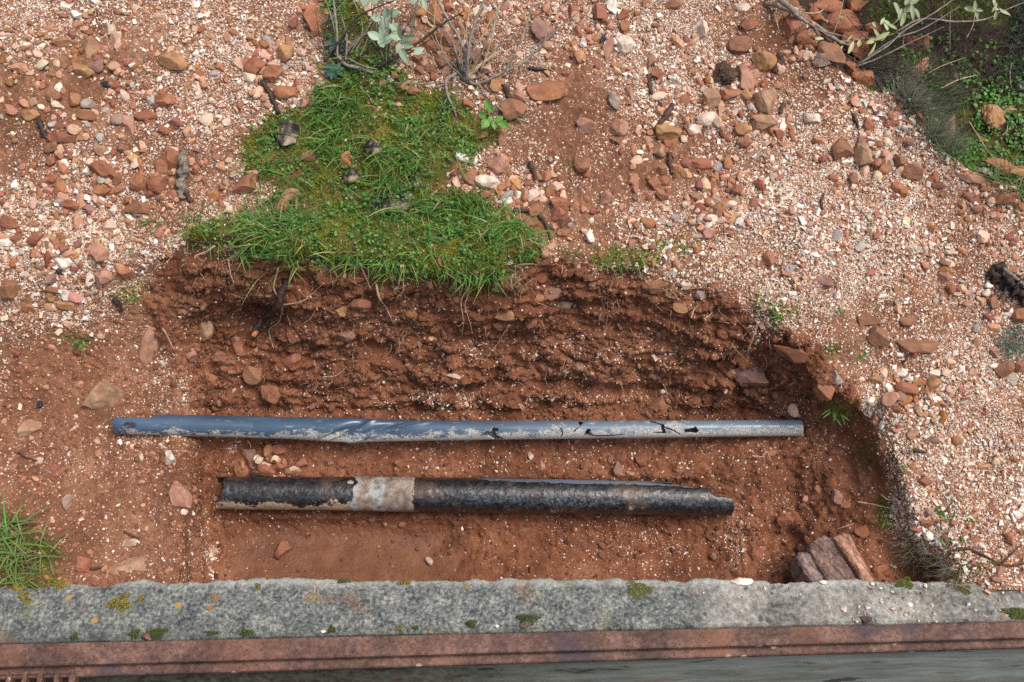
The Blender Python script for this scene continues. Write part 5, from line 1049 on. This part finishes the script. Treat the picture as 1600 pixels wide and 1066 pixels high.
for k, (pts, rad, mat, lab) in enumerate([
    ([(1051, 163), (1040, 182), (1022, 204)], .007, BARK, "leaning bark piece between the purple grey and ochre stones"), ([(1012, 116), (1015, 130), (1019, 148)], .0045, BARK, "short dark twig upright in the right gravel"), ([(1045, 239), (1047, 254), (1051, 272)], .006, BARK, "dark bark splinter below the large ochre stone"),
    ([(829, 252), (833, 266), (838, 282)], .0055, BARK, "dark splinter in rubble right of the cream pebble"), ([(788, 133), (793, 146), (800, 162)], .006, BARK, "dark stick between the ochre and pale pink stones"), ([(802, 328), (833, 331), (851, 346), (861, 374)], .0042, BARK, "curved brown root arching over stones right of the turf"), ([(826, 106), (842, 108), (861, 110)], .0036, CHAR, "black twig above the big ochre-orange stone"),
    ([(1219, 84), (1217, 98), (1210, 114)], .009, BARK, "soil-caked bark beside the round ochre stone"), ([(1224, 160), (1222, 167), (1218, 177)], .0055, BARK, "short bark chip right of the large angular tan stone"), ([(194, 831), (205, 836), (217, 842)], .0024, BARK, "thin dark twig on soil above the orange outcrop"), ([(141, 889), (150, 888), (160, 886)], .003, BARK, "dark twig in the orange outcrop by the kerb"),
    ([(177, 468), (184, 476), (190, 487)], .006, CHAR, "dark stub beside the small moss tuft at the left"), ([(1287, 303), (1283, 316), (1286, 328)], .003, BARK, "small dark stick in the pale gravel of the right slope"), ([(1333, 178), (1337, 190), (1341, 200)], .004, CHAR, "black splinter above the long tan boulder"), ([(1425, 704), (1434, 704), (1447, 708)], .004, CHAR, "black stick on the gravel right of the trench rim"), ([(1410, 570), (1418, 558), (1425, 552)], .0016, BARK, "thin twig below the dark brown slab"), ([(28, 707), (40, 714), (58, 720)], .0018, BARK, "thin dark twig in the left soil")]):
    stick(pts, rad, mat, lab, seed=20 + k)
log = empty("charred_log", at(1575, 440)[0], "black charred log half buried at the right edge of the gravel", "log")
stick([(1549, 418, .004), (1572, 436, .008), (1605, 462, .01), (1640, 486, .01)], .017, CHAR, "", "log", parent=log, jit=1.6, sides=20, n=60, ends=(.5, .9), seed=9)
stick([(1568, 420, .02), (1588, 436, .024), (1606, 452, .024)], .004, GREYW, "", "splinter", parent=log, jit=.6, seed=8); stick([(1556, 470, .004), (1566, 462, .01), (1574, 447, .016)], .0022, TWIGD, "", "twig", parent=log, seed=7)
# fibrous bark clump
p, n_, d = at(1131, 118); V, T = stone_shape(91, 4, 4, .16); V = V * np.array([19, 19, 14]) * d / F; V = V * (1 + .22 * fbm(V * np.array([260, 90, 90]), 3, 4)[:, None]); M_ = frame_at(n_, 30)
tag(link("bark_clump", mesh_np("bark_clump", V @ M_.T, T, False), BARK, loc=p + n_ * .004), "dark fibrous bark clump beside the pink kite-shaped slab", "bark clump")
# roots hanging out of the bank
dark_root = empty("black_root", at(425, 480)[0], "thick black root with an orange cut end at the trench's left corner", "root")
stick([(447, 438, .0), (439, 460, .022), (432, 481, .03), (414, 496, .032), (404, 508, .034), (399, 518, .034)], .0072, CHAR, "", "root", parent=dark_root, sides=12, n=40, ends=(1.2, .9), seed=2)
o_ = stick([(399.6, 517, .034), (396, 525, .036)], .0060, mat_wood("cut_wood", (.35, .12, .05), (.55, .22, .10)), "", "cut_end", parent=dark_root, n=4, jit=0, ends=(1, .8))
RT = [([(335, 385), (321, 395), (306, 400), (305, 405)], "pale root curling out under the turf's left end", .0017), ([(390, 383), (372, 394), (360, 403), (347, 408)], "long pale root right of the curling one at the turf's left end", .0018), ([(357, 404), (360, 427), (365, 442), (359, 451)], "fine root dangling below the long pale root", .0012), ([(302, 412), (315, 430), (320, 438)], "fine wavy root in the trench's left corner", .001),
    ([(563, 412), (570, 430), (579, 451)], "pale root hanging left of the orange one", .0018), ([(588, 445), (593, 465), (601, 478), (612, 498)], "orange-tipped root in the middle of the back wall", .0018), ([(627, 414), (622, 448), (603, 474)], "left of the paired roots hanging under the grass", .0013), ([(630, 414), (630, 452), (619, 466)], "right of the paired roots hanging under the grass", .0013),
    ([(736, 443), (721, 470), (724, 499), (722, 527)], "branching root under the hanging turf tip", .0015), ([(738, 446), (731, 462), (727, 478), (735, 505), (738, 520)], "second thin root under the hanging turf tip", .001), ([(802, 428), (799, 440), (801, 452)], "short root right of the turf tip", .0014), ([(435, 419), (428, 449), (440, 475), (437, 502), (420, 517), (428, 545)], "long wavy root crossing behind the thick black root", .0013), ([(440, 477), (469, 472), (489, 458), (505, 442)], "root running sideways right of the black root", .0011),
    ([(796, 507), (776, 539), (759, 561)], "fine straight root low in the middle of the wall", .0009), ([(1186, 503), (1172, 539), (1165, 557)], "pale root below the mossy clump over the right wall", .0012), ([(1152, 548), (1141, 573), (1126, 612)], "dark forked root left of the pale-faced rock", .0016), ([(1142, 538), (1131, 560), (1121, 584)], "wispy root left of the dark forked one", .0009), ([(1200, 500), (1183, 508), (1167, 513)], "tan root lying across the mossy clump's foot", .0011), ([(1079, 497), (1083, 486), (1090, 478)], "short pale root in the upper right wall", .0012), ([(1100, 498), (1108, 494), (1113, 488)], "short upturned root beside another high in the right wall", .001),
    ([(970, 600), (974, 612), (972, 622)], "tiny root in the lower right wall", .0009), ([(1036, 600), (1042, 614), (1040, 624)], "hair root above the brown clod at the wall foot", .0008), ([(387, 688), (392, 697), (391, 703)], "thin root under the upper pipe's left part", .0009), ([(1175, 712), (1190, 714), (1198, 706), (1205, 722)], "pale root knot in the right trench slope", .0013), ([(1105, 700), (1112, 697), (1120, 694)], "straw bit between the pipes", .0008), ([(254, 513), (262, 527), (273, 548)], "root on the soil right of the white-faced rock", .0011), ([(505, 590), (525, 586), (542, 574)], "fine root low at the left of the back wall", .0008), ([(475, 505), (486, 496), (498, 472)], "fine root above the mauve stone in the wall", .0009)]
for k, (pts, lab, rad) in enumerate(RT):
    m_ = ROOTM if "dark" not in lab else TWIGD; P = path(pts, .012, 26); P += .0016 * np.stack([fbm(P * 50 + k * 7 + j * 31, 2, j) for j in range(3)], 1)
    parts = [tube(P, np.linspace(1.45, .45, 26) * rad, 6, True, .3, k)]; rr = np.random.default_rng(k)
    if len(pts) > 3 or k % 3 == 0:
        for j in rr.integers(8, 22, 2):
            q1 = P[j] + np.array([rr.normal(0, .012), 0, -rr.uniform(.006, .02)]); parts.append(tube(spline([P[j], (P[j] + q1) / 2 + rr.normal(0, .002, 3), q1], 8), np.linspace(.5, .2, 8) * rad, 5))
    V, Fs = merge(parts); tag(link("root", mesh_np("root", V, Fs, True), m_), lab, "root", "roots hanging out of the trench wall")
# hair roots of the whole bank: nobody could count them
r = np.random.default_rng(60); parts = []
for k in range(230):
    x = r.uniform(290, 1260); t = r.random() ** 1.7; y0 = np.interp(x, [290, 400, 560, 760, 840, 900, 1060, 1190, 1260], [405, 402, 424, 440, 412, 405, 445, 520, 530]); y = y0 + t * (640 - y0) * .9; L = r.uniform(8, 26); a = r.normal(pi / 2, .6)
    P = path([(x, y, .006), (x + cos(a) * L * .5 + r.normal(0, 3), y + sin(a) * L * .5, .012), (x + cos(a) * L + r.normal(0, 3), y + sin(a) * L, .01)], n=7); parts.append(tube(P, np.linspace(.0006, .0003, 7), 4, False))
V, Fs = merge(parts); o = link("hair_roots", mesh_np("hair_roots", V, Fs, True), ROOTM); o["kind"] = "stuff"
# ---- dry shrubs
def fan(cx, cy, n, spread, lens, seed, mats, up=pi / 2):
    r = np.random.default_rng(seed); out = []
    for k in range(n):
        a = up + r.normal(0, spread); L = r.uniform(*lens); b = r.normal(0, .25); x0, y0 = cx + r.normal(0, 10), cy + r.normal(0, 8); l1 = r.uniform(.03, .1)
        out.append(([(x0, y0, .002), (x0 + cos(a) * L * .5, y0 - sin(a) * L * .5, l1 * .5), (x0 + cos(a + b) * L, y0 - sin(a + b) * L, l1)], r.uniform(.0007, .0015), mats[k % len(mats)]))
    return out
def shrub(name, loc, label, branches, group=None):
    root = empty(name, at(*loc)[0], label, "shrub", group)
    for k, (pts, rad, mat) in enumerate(branches): stick(pts, rad * 1.15, mat, "", "branch", parent=root, jit=.35, n=26, sides=7, ends=(1.2, .35), seed=40 + k)
    return root
shrub("dry_shrub", (728, 128), "leafless dry shrub of grey twigs right of the sage plant", [
    ([(725, 128, .0), (732, 105, .02), (718, 60, .05), (703, 36, .07), (684, 0, .09), (676, -30, .1)], .0030, TWIG), ([(729, 128, .0), (732, 78, .05), (744, 31, .09), (760, -5, .11)], .0030, TWIG), ([(725, 127, .0), (753, 100, .02), (786, 76, .03)], .0034, STRAW), ([(732, 128, .0), (748, 131, .01), (789, 112, .02), (822, 95, .04), (860, 56, .07), (905, 18, .09)], .0026, TWIG),
    ([(789, 112, .02), (813, 66, .06), (834, 0, .1), (838, -20, .1)], .0019, TWIG), ([(713, 114, .01), (697, 128, .014), (701, 152, .014), (714, 182, .004)], .0024, TWIG), ([(694, 129, .014), (656, 131, .014), (608, 129, .008)], .0014, TWIG), ([(722, 112, .01), (712, 80, .04), (702, 48, .06)], .0016, TWIG), ([(740, 100, .02), (758, 72, .05), (775, 30, .08), (800, -6, .1)], .0014, TWIG), ([(752, 110, .02), (768, 60, .06), (778, 20, .08), (790, -10, .1)], .0012, STRAW),
    ([(822, 95, .04), (845, 104, .04), (862, 95, .04)], .0013, TWIG), ([(822, 95, .04), (842, 68, .05), (866, 55, .06)], .0012, TWIG), ([(713, 182, .004), (706, 165, .01), (692, 172, .006)], .0014, TWIG), ([(700, 150, .01), (694, 162, .008), (688, 176, .004)], .0012, TWIG), ([(850, 70, .06), (856, 40, .08), (862, 5, .1)], .0009, STRAW), ([(716, 90, .03), (728, 50, .06), (735, 0, .09)], .0012, STRAW), ([(748, 131, .01), (756, 142, .01), (762, 152, .006)], .0016, TWIG), ([(780, 112, .02), (790, 85, .04), (806, 70, .05)], .0009, STRAW)] + fan(728, 120, 20, .5, (60, 150), 3, (TWIG, TWIG, STRAW)))
shrub("dry_shrub", (560, 112), "tangled dark dry twigs over the left side of the sage plant", [
    ([(591, 118, .004), (566, 108, .012), (542, 102, .014), (527, 88, .02), (522, 84, .02)], .0034, TWIG), ([(527, 88, .02), (526, 47, .05), (521, 0, .08), (520, -20, .08)], .0022, TWIG), ([(506, 97, .02), (540, 50, .05), (563, 24, .07), (627, -4, .1)], .0020, TWIGD), ([(540, 95, .02), (542, 60, .04), (534, 24, .07)], .0016, TWIG), ([(484, 101, .01), (510, 94, .016), (540, 88, .02)], .0014, TWIG), ([(589, 106, .01), (622, 88, .03), (660, 62, .05), (694, 36, .07), (724, 18, .09)], .0026, TWIGD), ([(575, 100, .01), (600, 98, .02), (640, 82, .04), (690, 50, .06)], .0016, TWIGD), ([(544, 92, .02), (570, 104, .02), (590, 108, .02)], .0014, TWIG), ([(644, 52, .02), (650, 20, .06), (656, -10, .08)], .0011, TWIG), ([(500, 40, .03), (522, 20, .06), (545, -6, .08)], .0012, TWIG), ([(505, 70, .02), (513, 30, .05), (530, 0, .08)], .0012, TWIGD), ([(606, 82, .02), (610, 50, .06), (613, 10, .09)], .0013, TWIGD), ([(562, 90, .01), (575, 60, .04), (590, 20, .08)], .0012, TWIG), ([(478, 60, .01), (500, 72, .02), (530, 66, .04)], .001, TWIG)] + fan(540, 98, 16, .7, (50, 130), 4, (TWIG, TWIGD, TWIGD)) + fan(600, 100, 8, .5, (50, 120), 5, (TWIGD, TWIG)))
stick([(775, 165, .012), (796, 180, .01), (822, 190, .006)], .0026, TWIG, "grey twig lying right of the seedling", "twig", "twig")
shrub("dry_shrub", (1281, 45), "thick grey branches lying over the red boulders on the ridge", [
    ([(1205, -14, .02), (1244, 20, .03), (1281, 45, .035), (1312, 66, .03), (1330, 72, .03)], .0052, TWIG), ([(1196, 4, .01), (1230, 16, .02), (1262, 36, .03), (1296, 58, .03)], .0034, TWIG), ([(1312, 66, .03), (1345, 62, .04), (1375, 58, .05), (1410, 50, .05)], .0018, TWIG), ([(1270, 42, .03), (1282, 60, .02), (1306, 74, .02)], .0018, TWIGD), ([(1244, 20, .03), (1278, 20, .04), (1292, 8, .05)], .0014, STRAW), ([(1300, 58, .03), (1310, 30, .06), (1318, 0, .08)], .0012, STRAW), ([(1210, 20, .01), (1214, 36, .01), (1218, 50, .004)], .0012, STRAW), ([(1284, 48, .03), (1322, 58, .04), (1352, 66, .04)], .0012, TWIG)])
shrub("dry_shrub", (1400, 66), "long bare grey stems crossing the dark hollow", [
    ([(1340, 101, .02), (1385, 73, .05), (1413, 48, .07), (1460, 20, .08), (1500, -8, .09)], .0020, TWIG), ([(1338, 104, .02), (1370, 92, .03), (1420, 68, .06), (1474, 42, .08)], .0014, TWIG), ([(1400, 50, .06), (1440, 30, .07), (1492, 34, .07), (1537, 31, .07), (1568, 17, .08), (1610, 0, .08)], .0018, TWIG), ([(1360, 86, .03), (1400, 60, .06), (1440, 46, .07), (1500, 10, .08)], .0015, TWIG), ([(1410, 76, .03), (1412, 55, .05), (1406, 30, .07)], .0011, TWIG), ([(1442, 120, .01), (1470, 104, .04), (1508, 90, .05)], .0009, STRAW), ([(1484, 80, .02), (1484, 40, .05), (1486, 10, .07)], .0012, TWIG), ([(1514, 190, .01), (1530, 215, .015), (1548, 244, .01)], .0009, STRAW), ([(1470, 138, .02), (1500, 124, .03), (1525, 118, .03)], .0014, STRAW), ([(1580, 100, .02), (1578, 125, .02), (1582, 140, .01)], .0012, TWIG), ([(1566, 212, .008), (1573, 205, .012), (1574, 196, .01)], .001, STRAW)])
SC2 = (.30, .36, .20)
def sprig(label, leaves, stems, loc, cols):
    root = empty("sage_sprig", at(*loc)[0], label, "sprig", "sage sprigs above the hollow")
    for k, (x, y, ln, w, a) in enumerate(leaves): put_leaf(root, 1240 + x / 4.444, y / 4.444, ln / 4.444, w / 4.444, a, .06 + .008 * (k % 4), cols[k % len(cols)], int(900 + x + k), SAGE)
    for pts in stems:
        V, Fs = tube(path(pts, n=12), .0011, 5); link("stem", mesh_np("stem", V, Fs, True), STRAW, root)
SCC = [(.34, .40, .25), (.28, .34, .18), (.38, .42, .26)]
sprig("pale green sage sprig with drooping leaves over the hollow", [(715, 70, 110, 34, -75), (765, 120, 130, 34, 70), (740, 100, 80, 30, 80), (830, 90, 110, 30, -80), (855, 100, 90, 28, -70), (800, 60, 80, 40, 20), (790, 10, 60, 40, 60), (845, 5, 90, 46, 40), (620, 145, 60, 26, 60), (655, 165, 70, 26, -40), (690, 185, 70, 24, -30), (640, 185, 60, 24, 120), (560, 175, 46, 20, -60)], [[(1395, 50, .03), (1412, 25, .06), (1425, -5, .08)], [(1375, 55, .03), (1395, 38, .06), (1412, 22, .06)]], (1410, 35), SCC)
sprig("yellowish sage leaves beside the red boulders", [(545, 285, 80, 34, 20), (570, 240, 90, 26, 130), (625, 245, 130, 34, 30), (545, 340, 110, 22, 60), (400, 325, 100, 30, 65), (320, 345, 70, 26, 50), (455, 300, 50, 30, 80), (180, 270, 60, 26, 0), (335, 108, 40, 30, 0), (390, 265, 60, 14, 50)], [[(1362, 62, .03), (1376, 64, .06), (1384, 58, .06)], [(1330, 76, .03), (1340, 68, .05)]], (1370, 62), [(.36, .38, .17), (.40, .40, .22), (.30, .34, .16)])
sprig("small sage sprig high in the dark undergrowth", [(1215, 62, 70, 36, 165), (1255, 45, 80, 28, 95), (1275, 95, 90, 28, -75), (1290, 72, 50, 22, -10), (1250, 70, 40, 20, 40)], [[(1524, 18, .06), (1520, 40, .04), (1510, 60, .03)]], (1524, 16), SCC)
sprig("second small sage sprig near the top right corner", [(1388, 10, 60, 26, 100), (1395, 50, 70, 26, 60), (1400, 110, 60, 22, 85), (1470, 90, 80, 22, -30), (1440, 75, 40, 18, -60), (1405, 65, 40, 20, -20)], [[(1553, 0, .06), (1556, 20, .05), (1554, 30, .04)], [(1556, 16, .05), (1570, 22, .06)]], (1556, 12), SCC)
# dead twigs matted over the hollow: a mass
r = np.random.default_rng(71); parts = []
for k in range(1000):
    x = 1345 + 330 * r.random(); y = -80 + 210 * r.random() ** 1.15
    if GR["hol"][vid(x, y)] < 10: continue
    L = r.uniform(20, 95); a = r.uniform(0, pi); lf = r.uniform(.004, .06) * (1 - .5 * y / 150); bend = r.normal(0, .25); q0 = (x - cos(a) * L / 2, y - sin(a) * L / 2, lf); q2 = (x + cos(a) * L / 2, y + sin(a) * L / 2, lf * r.uniform(.5, 1.3))
    if GR["hol"][vid(q0[0], q0[1])] < 6 or GR["hol"][vid(q2[0], q2[1])] < 6: continue
    m0, m1, m2 = at(*q0[:2], q0[2])[0], at(x, y, lf)[0], at(*q2[:2], q2[2])[0]; m1 = (m0 + m2) / 2 + r.normal(0, .006, 3); rad = r.uniform(.0004, .0011)
    parts.append(tube(spline([m0, m1, m2], 7), np.linspace(1, .5, 7) * rad, 4, False))
V, Fs = merge(parts); o = link("undergrowth_twigs", mesh_np("undergrowth_twigs", V, Fs, True), TWIGD); o["kind"] = "stuff"
# fine-leaved tussocks along the ridge
def tussock(name, label, spots, n, L, W, seed, cols, cat="tussock", az=None, lean=.8):
    r = np.random.default_rng(seed); sp = np.array(spots, float); k = r.integers(0, len(sp), n); x = sp[k, 0] + r.normal(0, 9, n); y = sp[k, 1] + r.normal(0, 9, n)
    b, nn, _ = at(x, y); a = r.uniform(0, 2 * pi, n) if az is None else radians(az) + r.normal(0, .8, n)
    V, Q = blades(b, nn, a, r.uniform(.5, 1.4, n) * L, r.uniform(.7, 1.3, n) * W, r=r, lean=lean, droop=.3); c = np.array(cols)[r.integers(0, len(cols), n)] * r.uniform(.7, 1.3, (n, 1))
    o = link(name, mesh_np(name, V, Q, True, col=np.repeat(c, 10, 0)), LEAF); return tag(o, label, cat)
tussock("grey_tussock", "fine grey-green tussock growing along the ridge beside the pale slab", [(1400, 120), (1412, 140), (1428, 160), (1440, 178), (1455, 205), (1462, 225), (1450, 140), (1440, 120), (1470, 180), (1478, 235), (1465, 160), (1480, 150)], 2300, .048, .0011, 5, [(.075, .10, .05), (.11, .13, .07), (.05, .065, .04), (.14, .14, .09)], az=60)
tussock("dead_tussock", "dead grey-brown stalks at the foot of the ridge boulders", [(1368, 112), (1382, 126), (1396, 132), (1410, 150), (1424, 172), (1352, 106)], 900, .05, .0010, 6, [(.06, .05, .045), (.12, .10, .09), (.17, .15, .13)], az=40)
tussock("feathery_shrub", "blue-green feathery shrub at the right edge of the dark undergrowth", [(1590, 60), (1598, 85), (1585, 105), (1600, 120), (1610, 40), (1595, 20)], 800, .04, .0013, 7, [(.05, .09, .07), (.07, .12, .09), (.03, .06, .045)], cat="shrub")
tussock("feathery_weed", "grey-green feathery weed at the right edge below the log", [(1578, 530), (1588, 540), (1572, 545), (1595, 520), (1590, 555)], 170, .026, .0016, 8, [(.09, .14, .10), (.12, .18, .13)], cat="weed")
tussock("rim_grass", "grass clump beside the tan slab at the hollow's right rim", [(1570, 285), (1590, 292), (1605, 285), (1555, 278), (1600, 300)], 240, .05, .002, 9, [(.06, .12, .03), (.12, .16, .05), (.2, .17, .08)], cat="grass clump")
tussock("ridge_grass", "small green grass blades on the ridge below the tussock", [(1490, 240), (1484, 248), (1498, 246)], 40, .04, .0022, 10, [(.07, .16, .05)], cat="grass clump")
tussock("dry_grass", "matted dry grass hanging over the trench corner at the kerb", [(1425, 855), (1440, 865), (1455, 878), (1470, 885), (1485, 893), (1500, 900), (1430, 880)], 330, .042, .0009, 11, [(.16, .12, .08), (.25, .20, .14), (.08, .06, .04), (.10, .11, .05)], cat="grass clump", az=200)
for k, (pts, rad, m_, lab) in enumerate([([(1340, 784, .01), (1368, 789, .014), (1397, 796, .01)], .0013, STRAW, "long pale straw over the right trench slope"), ([(1489, 860), (1512, 858), (1530, 864), (1560, 880)], .0028, BARK, "dark half-buried root on the lower right gravel"), ([(1566, 880, .002), (1580, 866, .006), (1596, 850, .01)], .0018, BARK, "thin brown stalk rising at the lower right edge"), ([(1560, 882, .002), (1585, 884, .004), (1610, 876, .008)], .002, BARK, "brown stalk lying at the lower right edge"), ([(1426, 856, .01), (1440, 870, .012), (1452, 884, .01)], .0012, TWIG, "grey straw in the dry grass at the trench corner"), ([(1480, 912), (1500, 915), (1520, 926)], .0010, TWIG, "wisp of dry grass lying on the kerb's right part"), ([(1303, 828, .02), (1318, 824, .022), (1334, 818, .02)], .0009, STRAW, "thin root above the split rock"), ([(1376, 772, .01), (1386, 780, .01), (1395, 784, .006)], .0009, STRAW, "short straw near the long one")]):
    if "kerb's" in lab:
        P = spline([at_z(x, y, .006) for x, y in pts], 20); V, Fs = tube(P, rad, 5); tag(link("straw", mesh_np("straw", V, Fs, True), m_), lab, "straw", "straws")
    else: stick(pts, rad, m_, lab, "straw" if m_ in (STRAW, TWIG) else "root", "straw" if m_ in (STRAW, TWIG) else "root", group="straws", seed=90 + k)
# ---- moss cushions on the kerb, lugs of the channel
def cushion(px, py, w, h, seed, cols, label, hgt=.35):
    r = np.random.default_rng(seed); c = at_z(px, py, 0.0); n = int(40 + w * h * 1.1); k = CAM[2] / 1724. * 1.15
    a = r.uniform(0, 2 * pi, n); rr = np.sqrt(r.random(n)); wob = 1 + .25 * np.sin(3 * a + seed) + .15 * np.sin(5 * a + 2 * seed)
    x = np.cos(a) * rr * wob * w / 2 * .0013; y = np.sin(a) * rr * wob * h / 2 * .0014; z = np.sqrt(np.clip(1 - rr ** 2, 0, 1)) * min(w, h) * .0013 * hgt
    pos = np.stack([x, y, z], 1); s = r.uniform(.0007, .0019, n); Rm = rot_frames(np.tile([0, 0, 1.0], (n, 1)), r, .8); sh = chip_shapes(8, OCT, seed, .4); V, T, C = [], [], []
    for i in range(n):
        q, t = sh[i % 8]; V.append((q * s[i] * r.uniform(.7, 1.3, 3)) @ Rm[i].T + pos[i]); T.append(t + 6 * i); C.append(np.tile(np.array(cols[r.integers(0, len(cols))]) * r.uniform(.7, 1.3), (6, 1)))
    o = link("moss_cushion", mesh_np("moss_cushion", np.concatenate(V), np.concatenate(T), False, col=np.concatenate(C)), MOSSM, loc=c); return tag(o, label, "moss", "moss and lichen cushions on the kerb")
GRN = [(.055, .085, .014), (.085, .11, .018), (.035, .055, .010)]; YEL = [(.26, .21, .03), (.16, .13, .02), (.09, .075, .02), (.30, .25, .05)]
for k, (x, y, w, h, c, lab, hg) in enumerate([(188, 943, 30, 22, YEL, "large yellow-brown lichen cushion on the left part of the kerb", .3), (37, 931, 16, 11, YEL, "yellow lichen ring at the far left of the kerb", .2), (44, 940, 14, 9, YEL, "lower yellow lichen ring at the far left of the kerb", .2), (96, 916, 24, 9, YEL, "flat yellow moss on the kerb's broken edge at the left", .25), (30, 920, 22, 8, YEL, "yellow moss under the corner grass tuft", .25), (221, 936, 10, 9, YEL, "small orange lichen right of the large yellow cushion", .2), (117, 996, 10, 9, GRN, "small moss ball along the steel left of the first lug", .6), (211, 991, 14, 12, GRN, "moss ball touching the steel at the left lug", .5), (246, 990, 24, 13, GRN, "dark moss cushion right of the left lug", .5), (332, 990, 18, 7, GRN, "flat moss strip along the steel", .4), (386, 989, 20, 8, GRN, "moss strip along the steel right of the flat one", .4), (519, 984, 11, 9, GRN, "moss ball along the steel between two moss strips", .6), (624, 982.5, 12, 6, YEL, "yellowish moss speck along the steel", .4), (649, 982, 9, 6, GRN, "small green moss speck along the steel", .5), (737, 976, 13, 11, GRN, "bright moss ball left of the middle lug", .6), (825, 969, 28, 14, GRN, "green moss cushion crowning the middle lug", .6), (997, 922, 34, 24, [(.16, .17, .03), (.22, .20, .06), (.09, .11, .03)], "green-yellow moss stain at the change in the kerb's concrete", .12), (537, 908, 18, 6, GRN, "thin moss on the kerb's back edge", .3), (632, 911, 22, 7, YEL, "brownish moss on the kerb's back edge", .3), (1414, 912, 24, 16, [(.14, .16, .03), (.08, .10, .02)], "moss smear on the kerb below the trench corner", .12), (1506, 922, 22, 12, [(.12, .13, .03), (.2, .16, .05)], "moss under the dry wisp on the kerb", .2), (1588, 958, 36, 16, [(.11, .14, .03), (.07, .09, .02)], "moss patch at the right end of the kerb", .2), (403, 917, 8, 10, YEL, "tiny dark yellow lichen in the middle left of the kerb", .2), (729, 916, 12, 8, [(.35, .31, .2), (.28, .24, .14)], "beige lichen spot in the middle of the kerb", .15), (490, 934, 26, 14, [(.32, .26, .17), (.26, .2, .1)], "large faint ochre lichen left of the middle of the kerb", .08), (336, 934, 10, 9, [(.36, .2, .09)], "upper orange lichen dot on the kerb", .15), (328, 950, 9, 8, [(.36, .2, .09)], "lower orange lichen dot on the kerb", .15)]):
    cushion(x, y, w, h, 400 + k, c, lab, hg)
chan = bpy.data.objects["steel_channel"]
for k, (x, y) in enumerate([(229, 995), (821, 977), (1354, 967.5)]):
    c = at_z(x, y, .004); V, T = stone_shape(40 + k, 2, 9, .02, (.35, .8)); V = V * [.010, .007, .006] + c; link("lug", mesh_np("lug", V, T, False), RUST, chan)
# cut ends of the wall pieces in the kerb: white chips lying on it
for k, (x, y, w, h, lab) in enumerate([(1318, 952, 9, 8, "white chip lying on the kerb under the split rock"), (1160, 908, 34, 10, "white worn patch of stone on the kerb's back edge"), (1286, 910, 12, 6, "white chip on the kerb's edge at the split rock"), (1363, 912, 6, 6, "small white chip on the kerb near the rock's foot"), (505, 987, 8, 4, "tiny pink chip along the steel"), (776, 979, 7, 4, "tiny white chip along the steel left of the middle lug"), (1422, 945, 7, 6, "white grit lump on the kerb's mossy part")]):
    c = at_z(x, y, .0015); V, T = stone_shape(60 + k, 2, 8, .05); V = V * [w / 2 * .00125, h / 2 * .0014, .0022]; V += np.stack([0 * V[:, 0], .003 * fbm(V * 160, 2, k), 0 * V[:, 0]], 1) * (w > 20); o = link("white_chip", mesh_np("white_chip", V, T, False), SM, loc=c); o.color = (.78, .74, .68, 1); tag(o, lab, "chip", "chips lying on the kerb")
